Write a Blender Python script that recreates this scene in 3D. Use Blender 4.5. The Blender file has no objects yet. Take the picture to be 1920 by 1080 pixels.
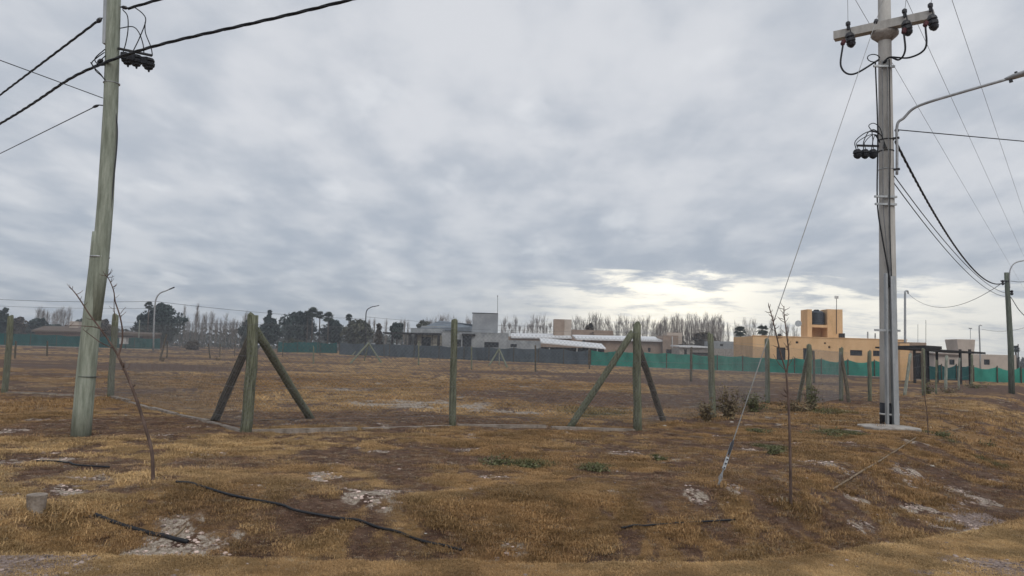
import bpy, math, random
import numpy as np
from mathutils import Vector, Matrix

random.seed(7)
rng = np.random.default_rng(11)
scene = bpy.context.scene
COL = scene.collection

# ------------------------------------------------------------------ camera
F, EYE = 1397.0, 1.45                      # focal length in pixels of a 1920 px wide frame, eye height
PITCH, ROLL = math.atan(120 / F), math.atan(0.028)
fwd = Vector((0, math.cos(PITCH), math.sin(PITCH)))
r0, u0 = Vector((1, 0, 0)), Vector((0, -math.sin(PITCH), math.cos(PITCH)))
right = r0 * math.cos(ROLL) + u0 * math.sin(ROLL)
up = -r0 * math.sin(ROLL) + u0 * math.cos(ROLL)
CAM = Vector((0, 0, EYE))
cd = bpy.data.cameras.new('camera')
cam = bpy.data.objects.new('camera', cd)
COL.objects.link(cam)
m3 = Matrix((right, up, -fwd)).transposed()
cam.matrix_world = Matrix.Translation(CAM) @ m3.to_4x4()
cd.sensor_width = 36
cd.lens = 36 * F / 1920
cd.clip_start, cd.clip_end = 0.1, 12000
scene.camera = cam

# ------------------------------------------------------------------ sky, sun, exposure
SUN_EL, SUN_AZ = math.radians(42), math.radians(158)      # azimuth measured from +Y towards +X
world = bpy.data.worlds.new('World')
scene.world = world
world.use_nodes = True
wt = world.node_tree
wt.nodes.clear()
WN = wt.nodes.new


def wl(a, b):
    wt.links.new(a, b)


def wmath(op, a, b=None, c=None, clamp=False):
    n = WN('ShaderNodeMath')
    n.operation = op
    n.use_clamp = clamp
    for i, v in enumerate((a, b, c)):
        if v is None:
            continue
        if isinstance(v, (int, float)):
            n.inputs[i].default_value = v
        else:
            wl(v, n.inputs[i])
    return n.outputs[0]


def wmix(fac, a, b):
    n = WN('ShaderNodeMix')
    n.data_type = 'RGBA'
    for sock, v in ((n.inputs[0], fac), (n.inputs[6], a), (n.inputs[7], b)):
        if isinstance(v, (int, float)):
            sock.default_value = v
        elif isinstance(v, tuple):
            sock.default_value = (*v, 1)
        else:
            wl(v, sock)
    return n.outputs[2]


def wsmooth(v, a, b):
    n = WN('ShaderNodeMapRange')
    n.interpolation_type = 'SMOOTHSTEP'
    wl(v, n.inputs[0])
    n.inputs[1].default_value, n.inputs[2].default_value = a, b
    return n.outputs[0]


def wnoise(vec, scale, detail, rough=0.55, dist=0.0):
    n = WN('ShaderNodeTexNoise')
    n.inputs['Scale'].default_value = scale
    n.inputs['Detail'].default_value = detail
    n.inputs['Roughness'].default_value = rough
    n.inputs['Distortion'].default_value = dist
    wl(vec, n.inputs['Vector'])
    return n.outputs['Fac']


tc = WN('ShaderNodeTexCoord')
sep = WN('ShaderNodeSeparateXYZ')
wl(tc.outputs['Generated'], sep.inputs[0])
dx, dy, dz = sep.outputs
zc = wmath('ADD', wmath('MAXIMUM', dz, 0.0), 0.15)


def plane(ox, oy, sx, sy):                 # a flat cloud layer seen from below
    c = WN('ShaderNodeCombineXYZ')
    wl(wmath('ADD', wmath('MULTIPLY', wmath('DIVIDE', dx, zc), sx), ox), c.inputs[0])
    wl(wmath('ADD', wmath('MULTIPLY', wmath('DIVIDE', dy, zc), sy), oy), c.inputs[1])
    return c.outputs[0]


n_cell = wnoise(plane(3.1, 1.7, 1.0, .58), 3.9, 5, 0.50, 0.10)      # cloudlets, thick enough to show their sides
n_big = wnoise(plane(9.4, 2.2, .8, .8), 0.9, 3, 0.5, 0.0)
n_fine = wnoise(plane(1.4, 8.8, 1.0, .9), 8.5, 5, 0.55, 0.0)
tone = wmath('ADD', wmath('ADD', wmath('MULTIPLY', n_cell, 0.72), wmath('MULTIPLY', n_big, 0.36)),
             wmath('MULTIPLY', n_fine, 0.15))
tone = wsmooth(tone, 0.44, 0.79)
elev = wmath('ARCSINE', dz)
azi = wmath('ARCTAN2', dx, dy)             # 0 straight ahead, positive to the right
low = wsmooth(elev, 0.30, 0.05)            # 1 near the horizon
dark = wmix(low, (0.440, 0.475, 0.530), (0.345, 0.390, 0.460))
lite = wmix(low, (0.625, 0.640, 0.672), (0.540, 0.565, 0.605))
cloud = wmix(tone, dark, lite)
gap = wsmooth(wnoise(plane(5.0, 3.3, 1.1, .6), 3.4, 4, 0.5, 0.1), 0.57, 0.74)   # thin places in the layer
cloud = wmix(wmath('MULTIPLY', gap, 0.34), cloud, (0.80, 0.81, 0.825))
# the break in the cloud near the horizon, under the hidden sun
strk = wnoise(plane(0.3, 4.1, 0.8, 1.1), 3.2, 6, 0.62, 0.2)


def bump(c0, w):
    d = wmath('DIVIDE', wmath('SUBTRACT', azi, c0), w)
    return wmath('POWER', 2.718, wmath('MULTIPLY', wmath('MULTIPLY', d, d), -1.0))


ga = wmath('MAXIMUM', bump(0.215, 0.155), wmath('MULTIPLY', bump(0.42, 0.24), 0.62))
da2 = wmath('DIVIDE', wmath('SUBTRACT', azi, 0.40), 0.40)
ga2 = wmath('POWER', 2.718, wmath('MULTIPLY', wmath('MULTIPLY', da2, da2), -1.0))
upper = wmath('ADD', wmath('MULTIPLY', ga, 0.018), wmath('MULTIPLY', wmath('SUBTRACT', strk, 0.5), 0.13))
upper = wmath('ADD', upper, 0.086)         # upper edge of the break, ragged
brk = wsmooth(wmath('SUBTRACT', upper, elev), -0.008, 0.022)
brk1 = wmath('MULTIPLY', brk, wmath('MULTIPLY', ga, wsmooth(strk, 0.26, 0.56)))
cloud = wmix(wmath('MULTIPLY', wmath('MULTIPLY', ga2, wsmooth(elev, 0.15, 0.03)), 0.55), cloud, (0.63, 0.64, 0.635))
cloud = wmix(wmath('MULTIPLY', brk1, 0.97), cloud, (1.30, 1.22, 1.03))
hz = wsmooth(elev, 0.045, 0.0)
hzc = wmix(ga2, (0.43, 0.475, 0.53), (0.64, 0.65, 0.63))
cloud = wmix(wmath('MULTIPLY', hz, 0.55), cloud, hzc)
SKY_STRENGTH = 0.1
cl10 = WN('ShaderNodeVectorMath')
cl10.operation = 'SCALE'
cl10.inputs['Scale'].default_value = 1.06 / SKY_STRENGTH
wl(cloud, cl10.inputs[0])
nish = WN('ShaderNodeTexSky')
nish.sky_type = 'NISHITA'
nish.sun_disc = False
nish.sun_elevation, nish.sun_rotation = SUN_EL, SUN_AZ
sky = wmix(0.95, nish.outputs[0], cl10.outputs[0])
bg = WN('ShaderNodeBackground')
bg.inputs['Strength'].default_value = SKY_STRENGTH
wl(sky, bg.inputs['Color'])
wo = WN('ShaderNodeOutputWorld')
wl(bg.outputs[0], wo.inputs['Surface'])

sd = bpy.data.lights.new('sun', 'SUN')
sd.energy, sd.angle, sd.color = 1.0, math.radians(45), (1.0, 0.95, 0.87)
sun = bpy.data.objects.new('sun', sd)
COL.objects.link(sun)
to_sun = Vector((math.sin(SUN_AZ) * math.cos(SUN_EL), math.cos(SUN_AZ) * math.cos(SUN_EL), math.sin(SUN_EL)))
sun.rotation_euler = to_sun.to_track_quat('Z', 'Y').to_euler()
sun.location = (0, 0, 30)

vs = scene.view_settings
vs.view_transform, vs.look, vs.exposure, vs.gamma = 'Standard', 'None', 0.12, 1.0
vs.use_curve_mapping = False

cy = scene.cycles
cy.max_bounces, cy.diffuse_bounces, cy.glossy_bounces, cy.transmission_bounces, cy.transparent_max_bounces = 5, 3, 2, 4, 4

# ------------------------------------------------------------------ noise and terrain height


def vnoise(x, y, seed=0):
    x, y = np.asarray(x, float), np.asarray(y, float)
    xi, yi = np.floor(x), np.floor(y)
    fx, fy = x - xi, y - yi
    fx, fy = fx * fx * fx * (fx * (fx * 6 - 15) + 10), fy * fy * fy * (fy * (fy * 6 - 15) + 10)
    xi, yi = xi.astype(np.int64), yi.astype(np.int64)

    def h(a, b):
        v = (a * 374761393 + b * 668265263 + seed * 974711) & 0xffffffff
        v = ((v ^ (v >> 13)) * 1274126177) & 0xffffffff
        v = ((v ^ (v >> 16)) * 2246822519) & 0xffffffff
        return ((v ^ (v >> 15)) & 0xffffff) / float(0xffffff)
    a, b, c, d = h(xi, yi), h(xi + 1, yi), h(xi, yi + 1), h(xi + 1, yi + 1)
    return (a * (1 - fx) + b * fx) * (1 - fy) + (c * (1 - fx) + d * fx) * fy


def fbm(x, y, seed=0, octv=4, rough=0.5):
    s, a, t = 0.0, 1.0, 0.0
    for i in range(octv):
        s = s + a * vnoise(x * 2 ** i + 17.3 * i, y * 2 ** i - 9.1 * i, seed + i)
        t += a
        a *= rough
    return s / t


def sstep(v, a, b):
    t = np.clip((np.asarray(v, float) - a) / (b - a), 0, 1)
    return t * t * (3 - 2 * t)


EX = [-60, -3.2, -1.0, 1.0, 1.9, 2.7, 3.7, 4.7, 6.0, 8.0, 12, 40]
EY = [5.20, 5.18, 5.22, 5.29, 5.50, 5.90, 6.35, 6.92, 7.9, 9.9, 14.9, 53]


def edge_s(x, y):                          # distance past the near lip of the ditch
    x = np.asarray(x, float)
    ye = np.interp(x, EX, EY)
    sl = (np.interp(x + .3, EX, EY) - np.interp(x - .3, EX, EY)) / .6
    return (y - ye) / np.sqrt(1 + sl * sl) + 0.09 * (fbm(x * .9, y * .9, 3, 3) - .5)


def ht(x, y):
    x, y = np.asarray(x, float), np.asarray(y, float)
    r = np.hypot(x, y)
    s = edge_s(x, y)
    w = 1 + 0.55 * sstep(x, 2.0, 5.5)
    s2 = s / w
    prof = -0.40 * sstep(s2, -0.05, 0.55) + 0.46 * sstep(s2, 0.70, 2.25) - 0.06 * sstep(s2, 2.3, 5.0)
    m = sstep(x, -4.3, -3.3)
    z = prof * m
    near = 1 - sstep(r, 25, 60)
    z = z + near * (0.10 * (fbm(x / 3.1, y / 3.1, 21, 3) - .5) * sstep(s, -0.3, 1.5)
                    + 0.075 * (fbm(x / .60, y / .60, 22, 3) - .5) * sstep(s, -0.2, .4)
                    + 0.035 * (fbm(x / .22, y / .22, 23, 3, .6) - .5) * sstep(s, -.1, .4) + 0.010 * (fbm(x / .3, y / .3, 25, 2) - .5))
    z = z + 0.10 * (fbm(x / 14., y / 7., 24, 2) - .5) * sstep(r, 16, 40) * (1 - sstep(r, 200, 400))
    return z


def ray(x, y):
    return right * (x - 960) + up * (540 - y) + fwd * F


def atY(x, y, Y):
    d = ray(x, y)
    return CAM + d * (Y / d.y)


def atZ(x, y, Z):
    d = ray(x, y)
    return CAM + d * ((Z - EYE) / d.z)


def G(x, y):
    """Point of the ground seen at a place of the photograph."""
    d = ray(x, y)
    d = d / d.y
    Y = np.concatenate([np.linspace(3, 60, 4000), np.geomspace(60.1, 2000, 1500)])
    g = (EYE + d.z * Y) - ht(d.x * Y, Y)
    k = np.argmax(g < 0) if (g < 0).any() else len(Y) - 1
    Yk = Y[k]
    X = d.x * Yk
    return Vector((X, Yk, float(ht(X, Yk))))


def onground(X, Y):
    return Vector((X, Y, float(ht(X, Y))))


# ------------------------------------------------------------------ materials
MATS = {}


def mat(name, c1, c2=None, c3=None, scale=6.0, stretch=(1, 1, 1), rough=0.8, bump=0.2, metal=0.0, spec=0.3,
        fine=40.0, coord='Object'):
    if name in MATS:
        return MATS[name]
    c2 = c2 or tuple(v * 0.75 for v in c1)
    c3 = c3 or tuple(min(1, v * 1.2) for v in c1)
    m = bpy.data.materials.new(name)
    m.use_nodes = True
    t = m.node_tree
    b = t.nodes['Principled BSDF']
    b.inputs['Roughness'].default_value = rough
    b.inputs['Metallic'].default_value = metal
    b.inputs['Specular IOR Level'].default_value = spec
    co = t.nodes.new('ShaderNodeTexCoord')
    mp = t.nodes.new('ShaderNodeMapping')
    mp.inputs['Scale'].default_value = stretch
    t.links.new(co.outputs[coord], mp.inputs[0])
    n1 = t.nodes.new('ShaderNodeTexNoise')
    n1.inputs['Scale'].default_value = scale
    n1.inputs['Detail'].default_value = 5
    n1.inputs['Roughness'].default_value = 0.6
    t.links.new(mp.outputs[0], n1.inputs['Vector'])
    n2 = t.nodes.new('ShaderNodeTexNoise')
    n2.inputs['Scale'].default_value = fine
    n2.inputs['Detail'].default_value = 3
    t.links.new(mp.outputs[0], n2.inputs['Vector'])
    r = t.nodes.new('ShaderNodeValToRGB')
    e = r.color_ramp.elements
    e[0].position, e[0].color = 0.33, (*c2, 1)
    e[1].position, e[1].color = 0.70, (*c3, 1)
    k = e.new(0.5)
    k.color = (*c1, 1)
    t.links.new(n1.outputs['Fac'], r.inputs[0])
    mx = t.nodes.new('ShaderNodeMix')
    mx.data_type = 'RGBA'
    mx.blend_type = 'MULTIPLY'
    mx.inputs[0].default_value = 0.35
    t.links.new(r.outputs[0], mx.inputs[6])
    r2 = t.nodes.new('ShaderNodeValToRGB')
    r2.color_ramp.elements[0].position, r2.color_ramp.elements[0].color = 0.3, (0.55, 0.55, 0.55, 1)
    r2.color_ramp.elements[1].position, r2.color_ramp.elements[1].color = 0.65, (1, 1, 1, 1)
    t.links.new(n2.outputs['Fac'], r2.inputs[0])
    t.links.new(r2.outputs[0], mx.inputs[7])
    t.links.new(mx.outputs[2], b.inputs['Base Color'])
    if bump:
        bp = t.nodes.new('ShaderNodeBump')
        bp.inputs['Strength'].default_value = bump
        bp.inputs['Distance'].default_value = 0.02
        t.links.new(n2.outputs['Fac'], bp.inputs['Height'])
        t.links.new(bp.outputs[0], b.inputs['Normal'])
    MATS[name] = m
    return m


pole_green = mat('treated timber pole', (.295, .325, .265), (.195, .215, .170), (.41, .435, .37), 3, (6, 6, .7), .85, .35, fine=30)
post_wood = mat('weathered green post', (.180, .192, .132), (.085, .088, .058), (.295, .305, .225), 7, (7, 7, .55), .92, .8, fine=28)
post_dark = mat('dark weathered post', (.105, .088, .064), (.055, .045, .034), (.17, .148, .112), 5, (4, 4, .8), .9, .5)
post_pale = mat('pale weathered post', (.30, .32, .27), (.18, .19, .15), (.42, .43, .38), 5, (4, 4, .8), .9, .4)
concrete = mat('pole concrete', (.500, .485, .455), (.40, .385, .36), (.58, .565, .535), 2.5, (2, 2, .5), .88, .2, fine=60)
concrete_rough = mat('rough concrete', (.38, .345, .31), (.24, .21, .185), (.52, .49, .45), 5, rough=.95, bump=.5)
black_paint = mat('black paint', (.018, .019, .024), rough=.6, bump=.1)
black_rubber = mat('black cable', (.014, .015, .019), rough=.55, bump=.0)
porcelain = mat('dark insulator', (.022, .021, .026), rough=.35, bump=.0, spec=.5)
redcap = mat('red connector', (.085, .018, .022), rough=.5, bump=0)
galv = mat('galvanised steel', (.40, .42, .43), (.31, .33, .345), (.50, .51, .52), 4, (3, 3, .6), .45, .08, .55, .5)
lamp_grey = mat('lamp grey', (.38, .39, .40), rough=.45, bump=.02, metal=.3)
wire_steel = mat('steel wire', (.23, .235, .24), rough=.5, bump=0, metal=.4)
wire_dark = mat('dark wire', (.06, .062, .068), rough=.6, bump=0)
bright_wire = mat('bright steel wire', (.36, .36, .35), rough=.5, bump=0, metal=.2)
soil_beam = mat('soil stained concrete', (.29, .245, .205), (.18, .145, .115), (.39, .345, .30), 5, rough=.95, bump=.5)
white_line = mat('white tie', (.66, .66, .64), rough=.7, bump=.05)
pole_dark = mat('old pole', (.135, .155, .125), (.08, .095, .075), (.20, .22, .185), 3, (5, 5, .7), .9, .3)
bark = mat('sapling bark', (.130, .090, .075), (.07, .05, .042), (.21, .15, .125), 14, (1, 1, .3), .9, .4)
yellow = mat('ochre plaster', (.730, .480, .265), (.63, .41, .215), (.78, .535, .31), .8, (1, 1, .45), .92, .08, fine=14)
brown_pl = mat('brown plaster', (.335, .255, .200), (.28, .21, .165), (.39, .30, .24), .9, rough=.92, bump=.08, fine=14)
grey_pl = mat('grey cement wall', (.320, .338, .352), (.23, .245, .26), (.42, .435, .445), .7, rough=.92, bump=.1, fine=12)
tower_gr = mat('grey tower render', (.300, .315, .335), (.26, .275, .295), (.38, .395, .415), .6, rough=.92, bump=.08, fine=12)
cream = mat('cream plaster', (.52, .495, .42), rough=.9, bump=.05)
pinkish = mat('pinkish plaster', (.50, .43, .37), (.44, .375, .32), (.56, .48, .42), .7, rough=.9, bump=.06)
tin = mat('pale metal roof', (.74, .75, .76), (.64, .65, .665), (.82, .82, .825), 1.2, rough=.5, bump=.06, metal=.1)
blue_roof = mat('blue grey roof', (.17, .20, .235), (.13, .155, .185), (.22, .25, .285), 1.0, rough=.7, bump=.1)
dark_wood = mat('dark beam', (.028, .026, .027), rough=.8, bump=.1)
glass = mat('dark window glass', (.012, .014, .018), rough=.12, bump=0, spec=.5)
frame_dk = mat('dark window frame', (.035, .034, .036), rough=.6, bump=0)
brick_dk = mat('dull brick', (.165, .110, .088), (.12, .08, .065), (.21, .145, .115), 2, rough=.9, bump=.2)
roof_br = mat('brown roof', (.15, .115, .092), rough=.9, bump=.2)
tank_m = mat('dark water tank', (.045, .053, .068), rough=.45, bump=.02)
panel_w = mat('pale panel', (.60, .61, .60), rough=.6, bump=0)
black_hose_m = mat('black hose', (.017, .019, .024), rough=.5, bump=.1)
tan_pole = mat('tan timber', (.235, .175, .115), (.15, .11, .07), (.31, .24, .165), 8, rough=.9, bump=.4)
stone_w = mat('pale stone', (.56, .53, .48), (.42, .39, .35), (.66, .63, .58), 6, rough=.95, bump=.5)


def cloth_mat(name, c):
    m = mat(name, c, tuple(v * .78 for v in c), tuple(v * 1.18 for v in c), 0.9, (1, 1, .6), .85, .1, fine=25)
    t = m.node_tree
    b = t.nodes['Principled BSDF']
    col = b.inputs['Base Color'].links[0].from_socket
    tr = t.nodes.new('ShaderNodeBsdfTranslucent')
    t.links.new(col, tr.inputs[0])
    ms = t.nodes.new('ShaderNodeMixShader')
    ms.inputs[0].default_value = 0.4
    t.links.new(b.outputs[0], ms.inputs[1])
    t.links.new(tr.outputs[0], ms.inputs[2])
    t.links.new(ms.outputs[0], t.nodes['Material Output'].inputs[0])
    return m


green_cloth = cloth_mat('green shade cloth', (.075, .400, .315))
grey_cloth = cloth_mat('grey shade cloth', (.150, .185, .215))
teal_cloth = cloth_mat('teal shade cloth', (.035, .150, .148))


def leaf_mat(name, c, var=0.5):
    m = bpy.data.materials.new(name)
    m.use_nodes = True
    t = m.node_tree
    b = t.nodes['Principled BSDF']
    b.inputs['Roughness'].default_value = .7
    b.inputs['Specular IOR Level'].default_value = .25
    n = t.nodes.new('ShaderNodeTexNoise')
    co = t.nodes.new('ShaderNodeTexCoord')
    t.links.new(co.outputs['Object'], n.inputs['Vector'])
    n.inputs['Scale'].default_value = 1.3
    n.inputs['Detail'].default_value = 4
    r = t.nodes.new('ShaderNodeValToRGB')
    e = r.color_ramp.elements
    e[0].position, e[0].color = .35, (*[v * (1 - var) for v in c], 1)
    e[1].position, e[1].color = .68, (*[v * (1 + var) for v in c], 1)
    t.links.new(n.outputs['Fac'], r.inputs[0])
    t.links.new(r.outputs[0], b.inputs['Base Color'])
    return m


leaf_dark = leaf_mat('dark evergreen foliage', (.046, .064, .058))
leaf_palm = leaf_mat('palm foliage', (.066, .082, .056))
leaf_olive = leaf_mat('olive grey foliage', (.095, .095, .066))
leaf_brown = leaf_mat('brown dry foliage', (.095, .075, .055))
leaf_far = leaf_mat('far scrub foliage', (.075, .080, .068))
leaf_weed = leaf_mat('weed foliage', (.140, .145, .070), .45)
leaf_shrub = leaf_mat('dry shrub foliage', (.210, .165, .095), .5)
twig = mat('bare twigs', (.230, .200, .175), (.18, .155, .135), (.28, .245, .215), 1.5, rough=.95, bump=0)
twig_red = mat('bare red brown twigs', (.21, .175, .155), rough=.95, bump=0)
trunk_m = mat('tree trunk', (.11, .09, .075), rough=.95, bump=.3)

# ------------------------------------------------------------------ mesh builder


class MB:
    def __init__(self):
        self.v, self.f = [], []

    def add(self, vs_, fs):
        o = len(self.v)
        self.v += [tuple(p) for p in vs_]
        self.f += [tuple(i + o for i in f) for f in fs]
        return self

    def hexa(self, p):                     # 8 corners: bottom 4 ccw, top 4 ccw
        return self.add(p, [(3, 2, 1, 0), (4, 5, 6, 7), (0, 1, 5, 4), (1, 2, 6, 5), (2, 3, 7, 6), (3, 0, 4, 7)])

    def box(self, a, b):
        x0, x1 = sorted((a[0], b[0]))
        y0, y1 = sorted((a[1], b[1]))
        z0, z1 = sorted((a[2], b[2]))
        return self.hexa([(x0, y0, z0), (x1, y0, z0), (x1, y1, z0), (x0, y1, z0),
                          (x0, y0, z1), (x1, y0, z1), (x1, y1, z1), (x0, y1, z1)])

    def obox(self, c, ex, ey, ez, hx, hy, hz):
        c, ex, ey, ez = Vector(c), Vector(ex) * hx, Vector(ey) * hy, Vector(ez) * hz
        return self.hexa([c - ex - ey - ez, c + ex - ey - ez, c + ex + ey - ez, c - ex + ey - ez,
                          c - ex - ey + ez, c + ex - ey + ez, c + ex + ey + ez, c - ex + ey + ez])

    def tube(self, pts, rad, n=8, cap=True):
        pts = [Vector(p) for p in pts]
        if not isinstance(rad, (list, tuple)):
            rad = [rad] * len(pts)
        o = len(self.v)
        t0 = (pts[1] - pts[0]).normalized()
        a = t0.cross(Vector((0, 0, 1)) if abs(t0.z) < .9 else Vector((1, 0, 0))).normalized()
        for i, p in enumerate(pts):
            if i == 0:
                t = t0
            elif i == len(pts) - 1:
                t = (pts[i] - pts[i - 1]).normalized()
            else:
                t = (pts[i + 1] - pts[i - 1]).normalized()
            a = (a - t * a.dot(t)).normalized()
            b = t.cross(a)
            for k in range(n):
                w = 2 * math.pi * k / n
                self.v.append(tuple(p + (a * math.cos(w) + b * math.sin(w)) * rad[i]))
        for i in range(len(pts) - 1):
            for k in range(n):
                k2 = (k + 1) % n
                self.f.append((o + i * n + k, o + i * n + k2, o + (i + 1) * n + k2, o + (i + 1) * n + k))
        if cap:
            self.f.append(tuple(o + k for k in range(n))[::-1])
            self.f.append(tuple(o + (len(pts) - 1) * n + k for k in range(n)))
        return self

    def lathe(self, c, axis, prof, n=12):  # prof: (distance along axis, radius)
        c, ax = Vector(c), Vector(axis).normalized()
        return self.tube([c + ax * d for d, _ in prof], [r for _, r in prof], n)

    def build(self, name, m, parent=None, org=None, smooth=False, label=None):
        org = Vector(org) if org is not None else (root_loc(parent) if parent else Vector((0, 0, 0)))
        me = bpy.data.meshes.new(name)
        me.from_pydata([(x - org.x, y - org.y, z - org.z) for x, y, z in self.v], [], self.f)
        if smooth:
            me.polygons.foreach_set('use_smooth', [True] * len(me.polygons))
        me.materials.append(m)
        o = bpy.data.objects.new(name, me)
        COL.objects.link(o)
        if parent:
            o.parent = parent
        else:
            o.location = org
        if label:
            o['label'] = label
        return o


def root_loc(o):
    while o.parent:
        o = o.parent
    return o.location.copy()


def tag(o, label, cat, group=None):
    o['label'], o['category'] = label, cat
    if group:
        o['group'] = group
    return o


def thing(name, label, cat, loc, group=None):
    o = bpy.data.objects.new(name, None)
    o.empty_display_size = .2
    COL.objects.link(o)
    o.location = loc
    return tag(o, label, cat, group)


def copy_tree(root, loc, rz=0.0, sc=(1, 1, 1), label=None):
    r = root.copy()
    COL.objects.link(r)
    r.location, r.rotation_euler, r.scale = loc, (0, 0, rz), sc
    if label:
        r['label'] = label
    for ch in root.children:
        c = ch.copy()
        COL.objects.link(c)
        c.parent = r
        for g in ch.children:
            d = g.copy()
            COL.objects.link(d)
            d.parent = c
    return r


def curve(pts, n=8):
    """Catmull-Rom through 3D points."""
    p = [Vector(q) for q in pts]
    p = [p[0] * 2 - p[1]] + p + [p[-1] * 2 - p[-2]]
    out = []
    for i in range(1, len(p) - 2):
        for k in range(n):
            t = k / n
            a, b, c, d = p[i - 1], p[i], p[i + 1], p[i + 2]
            out.append(.5 * ((2 * b) + (c - a) * t + (2 * a - 5 * b + 4 * c - d) * t * t + (3 * b - a - 3 * c + d) * t ** 3))
    out.append(p[-2])
    return out


def hang(a, b, sag, n=24):
    a, b = Vector(a), Vector(b)
    return [a.lerp(b, i / n) - Vector((0, 0, sag * 4 * (i / n) * (1 - i / n))) for i in range(n + 1)]


def twisted(mb, pts, r, strands=3, turns_per_m=.9, n=5):
    L = [0]
    for a, b in zip(pts, pts[1:]):
        L.append(L[-1] + (b - a).length)
    for s in range(strands):
        q = []
        N = max(12, int(L[-1] * turns_per_m * 8))
        j = 0
        for i in range(N + 1):
            d = L[-1] * i / N
            while j < len(L) - 2 and L[j + 1] < d:
                j += 1
            t = (d - L[j]) / max(1e-6, L[j + 1] - L[j])
            p = pts[j].lerp(pts[j + 1], min(1, t))
            tn = (pts[j + 1] - pts[j]).normalized()
            a = tn.cross(Vector((0, 0, 1))).normalized()
            b = tn.cross(a)
            w = 2 * math.pi * (d * turns_per_m + s / strands)
            q.append(p + (a * math.cos(w) + b * math.sin(w)) * r)
        mb.tube(q, r * .95, n)
    return mb

# ------------------------------------------------------------------ ground cover maps (where what grows, in metres)


def spots(lst):
    out = []
    for x, y, hx, hy, k in lst:
        c = atZ(x, y, 0)
        d = c.y
        out.append((c.x, c.y, hx * d / F, max(.12, hy * d * d / (F * EYE)), k))
    return out


DARK = spots([(760, 862, 260, 16, .95), (420, 870, 130, 22, .75), (240, 800, 260, 26, .85), (520, 905, 90, 18, .5),
              (700, 785, 330, 16, .95), (1120, 745, 330, 14, .85), (1010, 700, 260, 3.5, .9), (560, 712, 300, 5, .5),
              (1250, 715, 260, 6, .8), (1420, 840, 90, 16, .8), (1380, 905, 100, 22, .55), (1480, 740, 260, 14, .7),
              (1250, 930, 110, 26, .6), (1090, 870, 90, 12, .4), (1650, 960, 120, 40, .55), (1850, 890, 110, 40, .65),
              (250, 690, 260, 7, .75), (130, 735, 190, 14, .7), (560, 935, 60, 16, .6), (1690, 880, 60, 14, .3),
              (460, 955, 200, 38, .5), (880, 800, 500, 5, .8), (950, 975, 190, 9, .35), (1330, 760, 130, 12, .6)])
GOLD = spots([(880, 716, 430, 13, .95), (560, 738, 190, 14, .6), (900, 828, 340, 12, .8), (1700, 790, 220, 40, .7), (1000, 960, 330, 50, .75),
              (560, 860, 120, 12, .6), (340, 900, 140, 18, .7), (1300, 700, 300, 3, .8), (1480, 880, 120, 26, .5), (1150, 850, 160, 16, .6),
              (1850, 765, 150, 26, .9), (1830, 805, 140, 34, .8), (1600, 775, 120, 12, .5), (1000, 690, 500, 3, .7), (350, 705, 240, 5, .6)])
SALT = spots([(300, 975, 75, 34, 1.), (385, 985, 40, 26, .8), (600, 905, 34, 14, .95), (150, 905, 60, 22, .55),
              (780, 758, 150, 8, .95), (960, 770, 110, 5, .8), (250, 778, 28, 5, 1.), (1165, 922, 32, 11, .9),
              (710, 935, 90, 14, .6), (1365, 928, 17, 6, .9), (1400, 968, 14, 5, .8), (1770, 920, 60, 22, .7),
              (1860, 940, 60, 30, .6), (1590, 835, 50, 7, .7), (1715, 872, 34, 7, .8), (1830, 885, 60, 14, .5),
              (640, 730, 70, 2.5, .5), (1000, 727, 40, 3, .6), (100, 860, 60, 6, .6), (1640, 945, 50, 12, .5),
              (930, 905, 30, 8, .5), (1540, 880, 70, 9, .5), (450, 770, 90, 4, .5), (880, 748, 60, 3, .6)])
GREEN = spots([(960, 870, 75, 10, .8), (1115, 880, 30, 8, .8), (1450, 846, 26, 9, .9), (1570, 816, 60, 7, .95),
               (1425, 810, 26, 5, .9), (1120, 772, 90, 12, .6), (1360, 765, 70, 9, .6), (1545, 773, 50, 5, .7),
               (60, 820, 70, 12, .35), (1760, 815, 28, 5, .8), (1850, 835, 26, 4, .7), (1200, 765, 60, 8, .45),
               (1236, 861, 14, 5, 1.), (1470, 770, 60, 6, .5)])
GRAVEL = spots([(30, 1015, 115, 48, .85), (10, 1062, 180, 34, .85), (1890, 930, 80, 36, .8), (1870, 1060, 130, 20, .85),
                (300, 1090, 220, 16, .5), (1900, 900, 30, 20, .4), (1780, 1075, 90, 10, .7)])


def stamp(lst, X, Y, seed):
    o = np.zeros_like(X)
    wx = X + .30 * (fbm(X * 1.6, Y * 1.6, seed, 4, .6) - .5) * np.maximum(1, Y / 9)
    wy = Y + .55 * (fbm(X * 1.3, Y * 1.3, seed + 50, 4, .6) - .5) * np.maximum(1, Y / 9)
    for cx, cy, rx, ry, k in lst:
        d = np.sqrt(((wx - cx) / rx) ** 2 + ((wy - cy) / ry) ** 2)
        o = np.maximum(o, k * (1 - sstep(d, .55, 1.25)))
    return o


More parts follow.
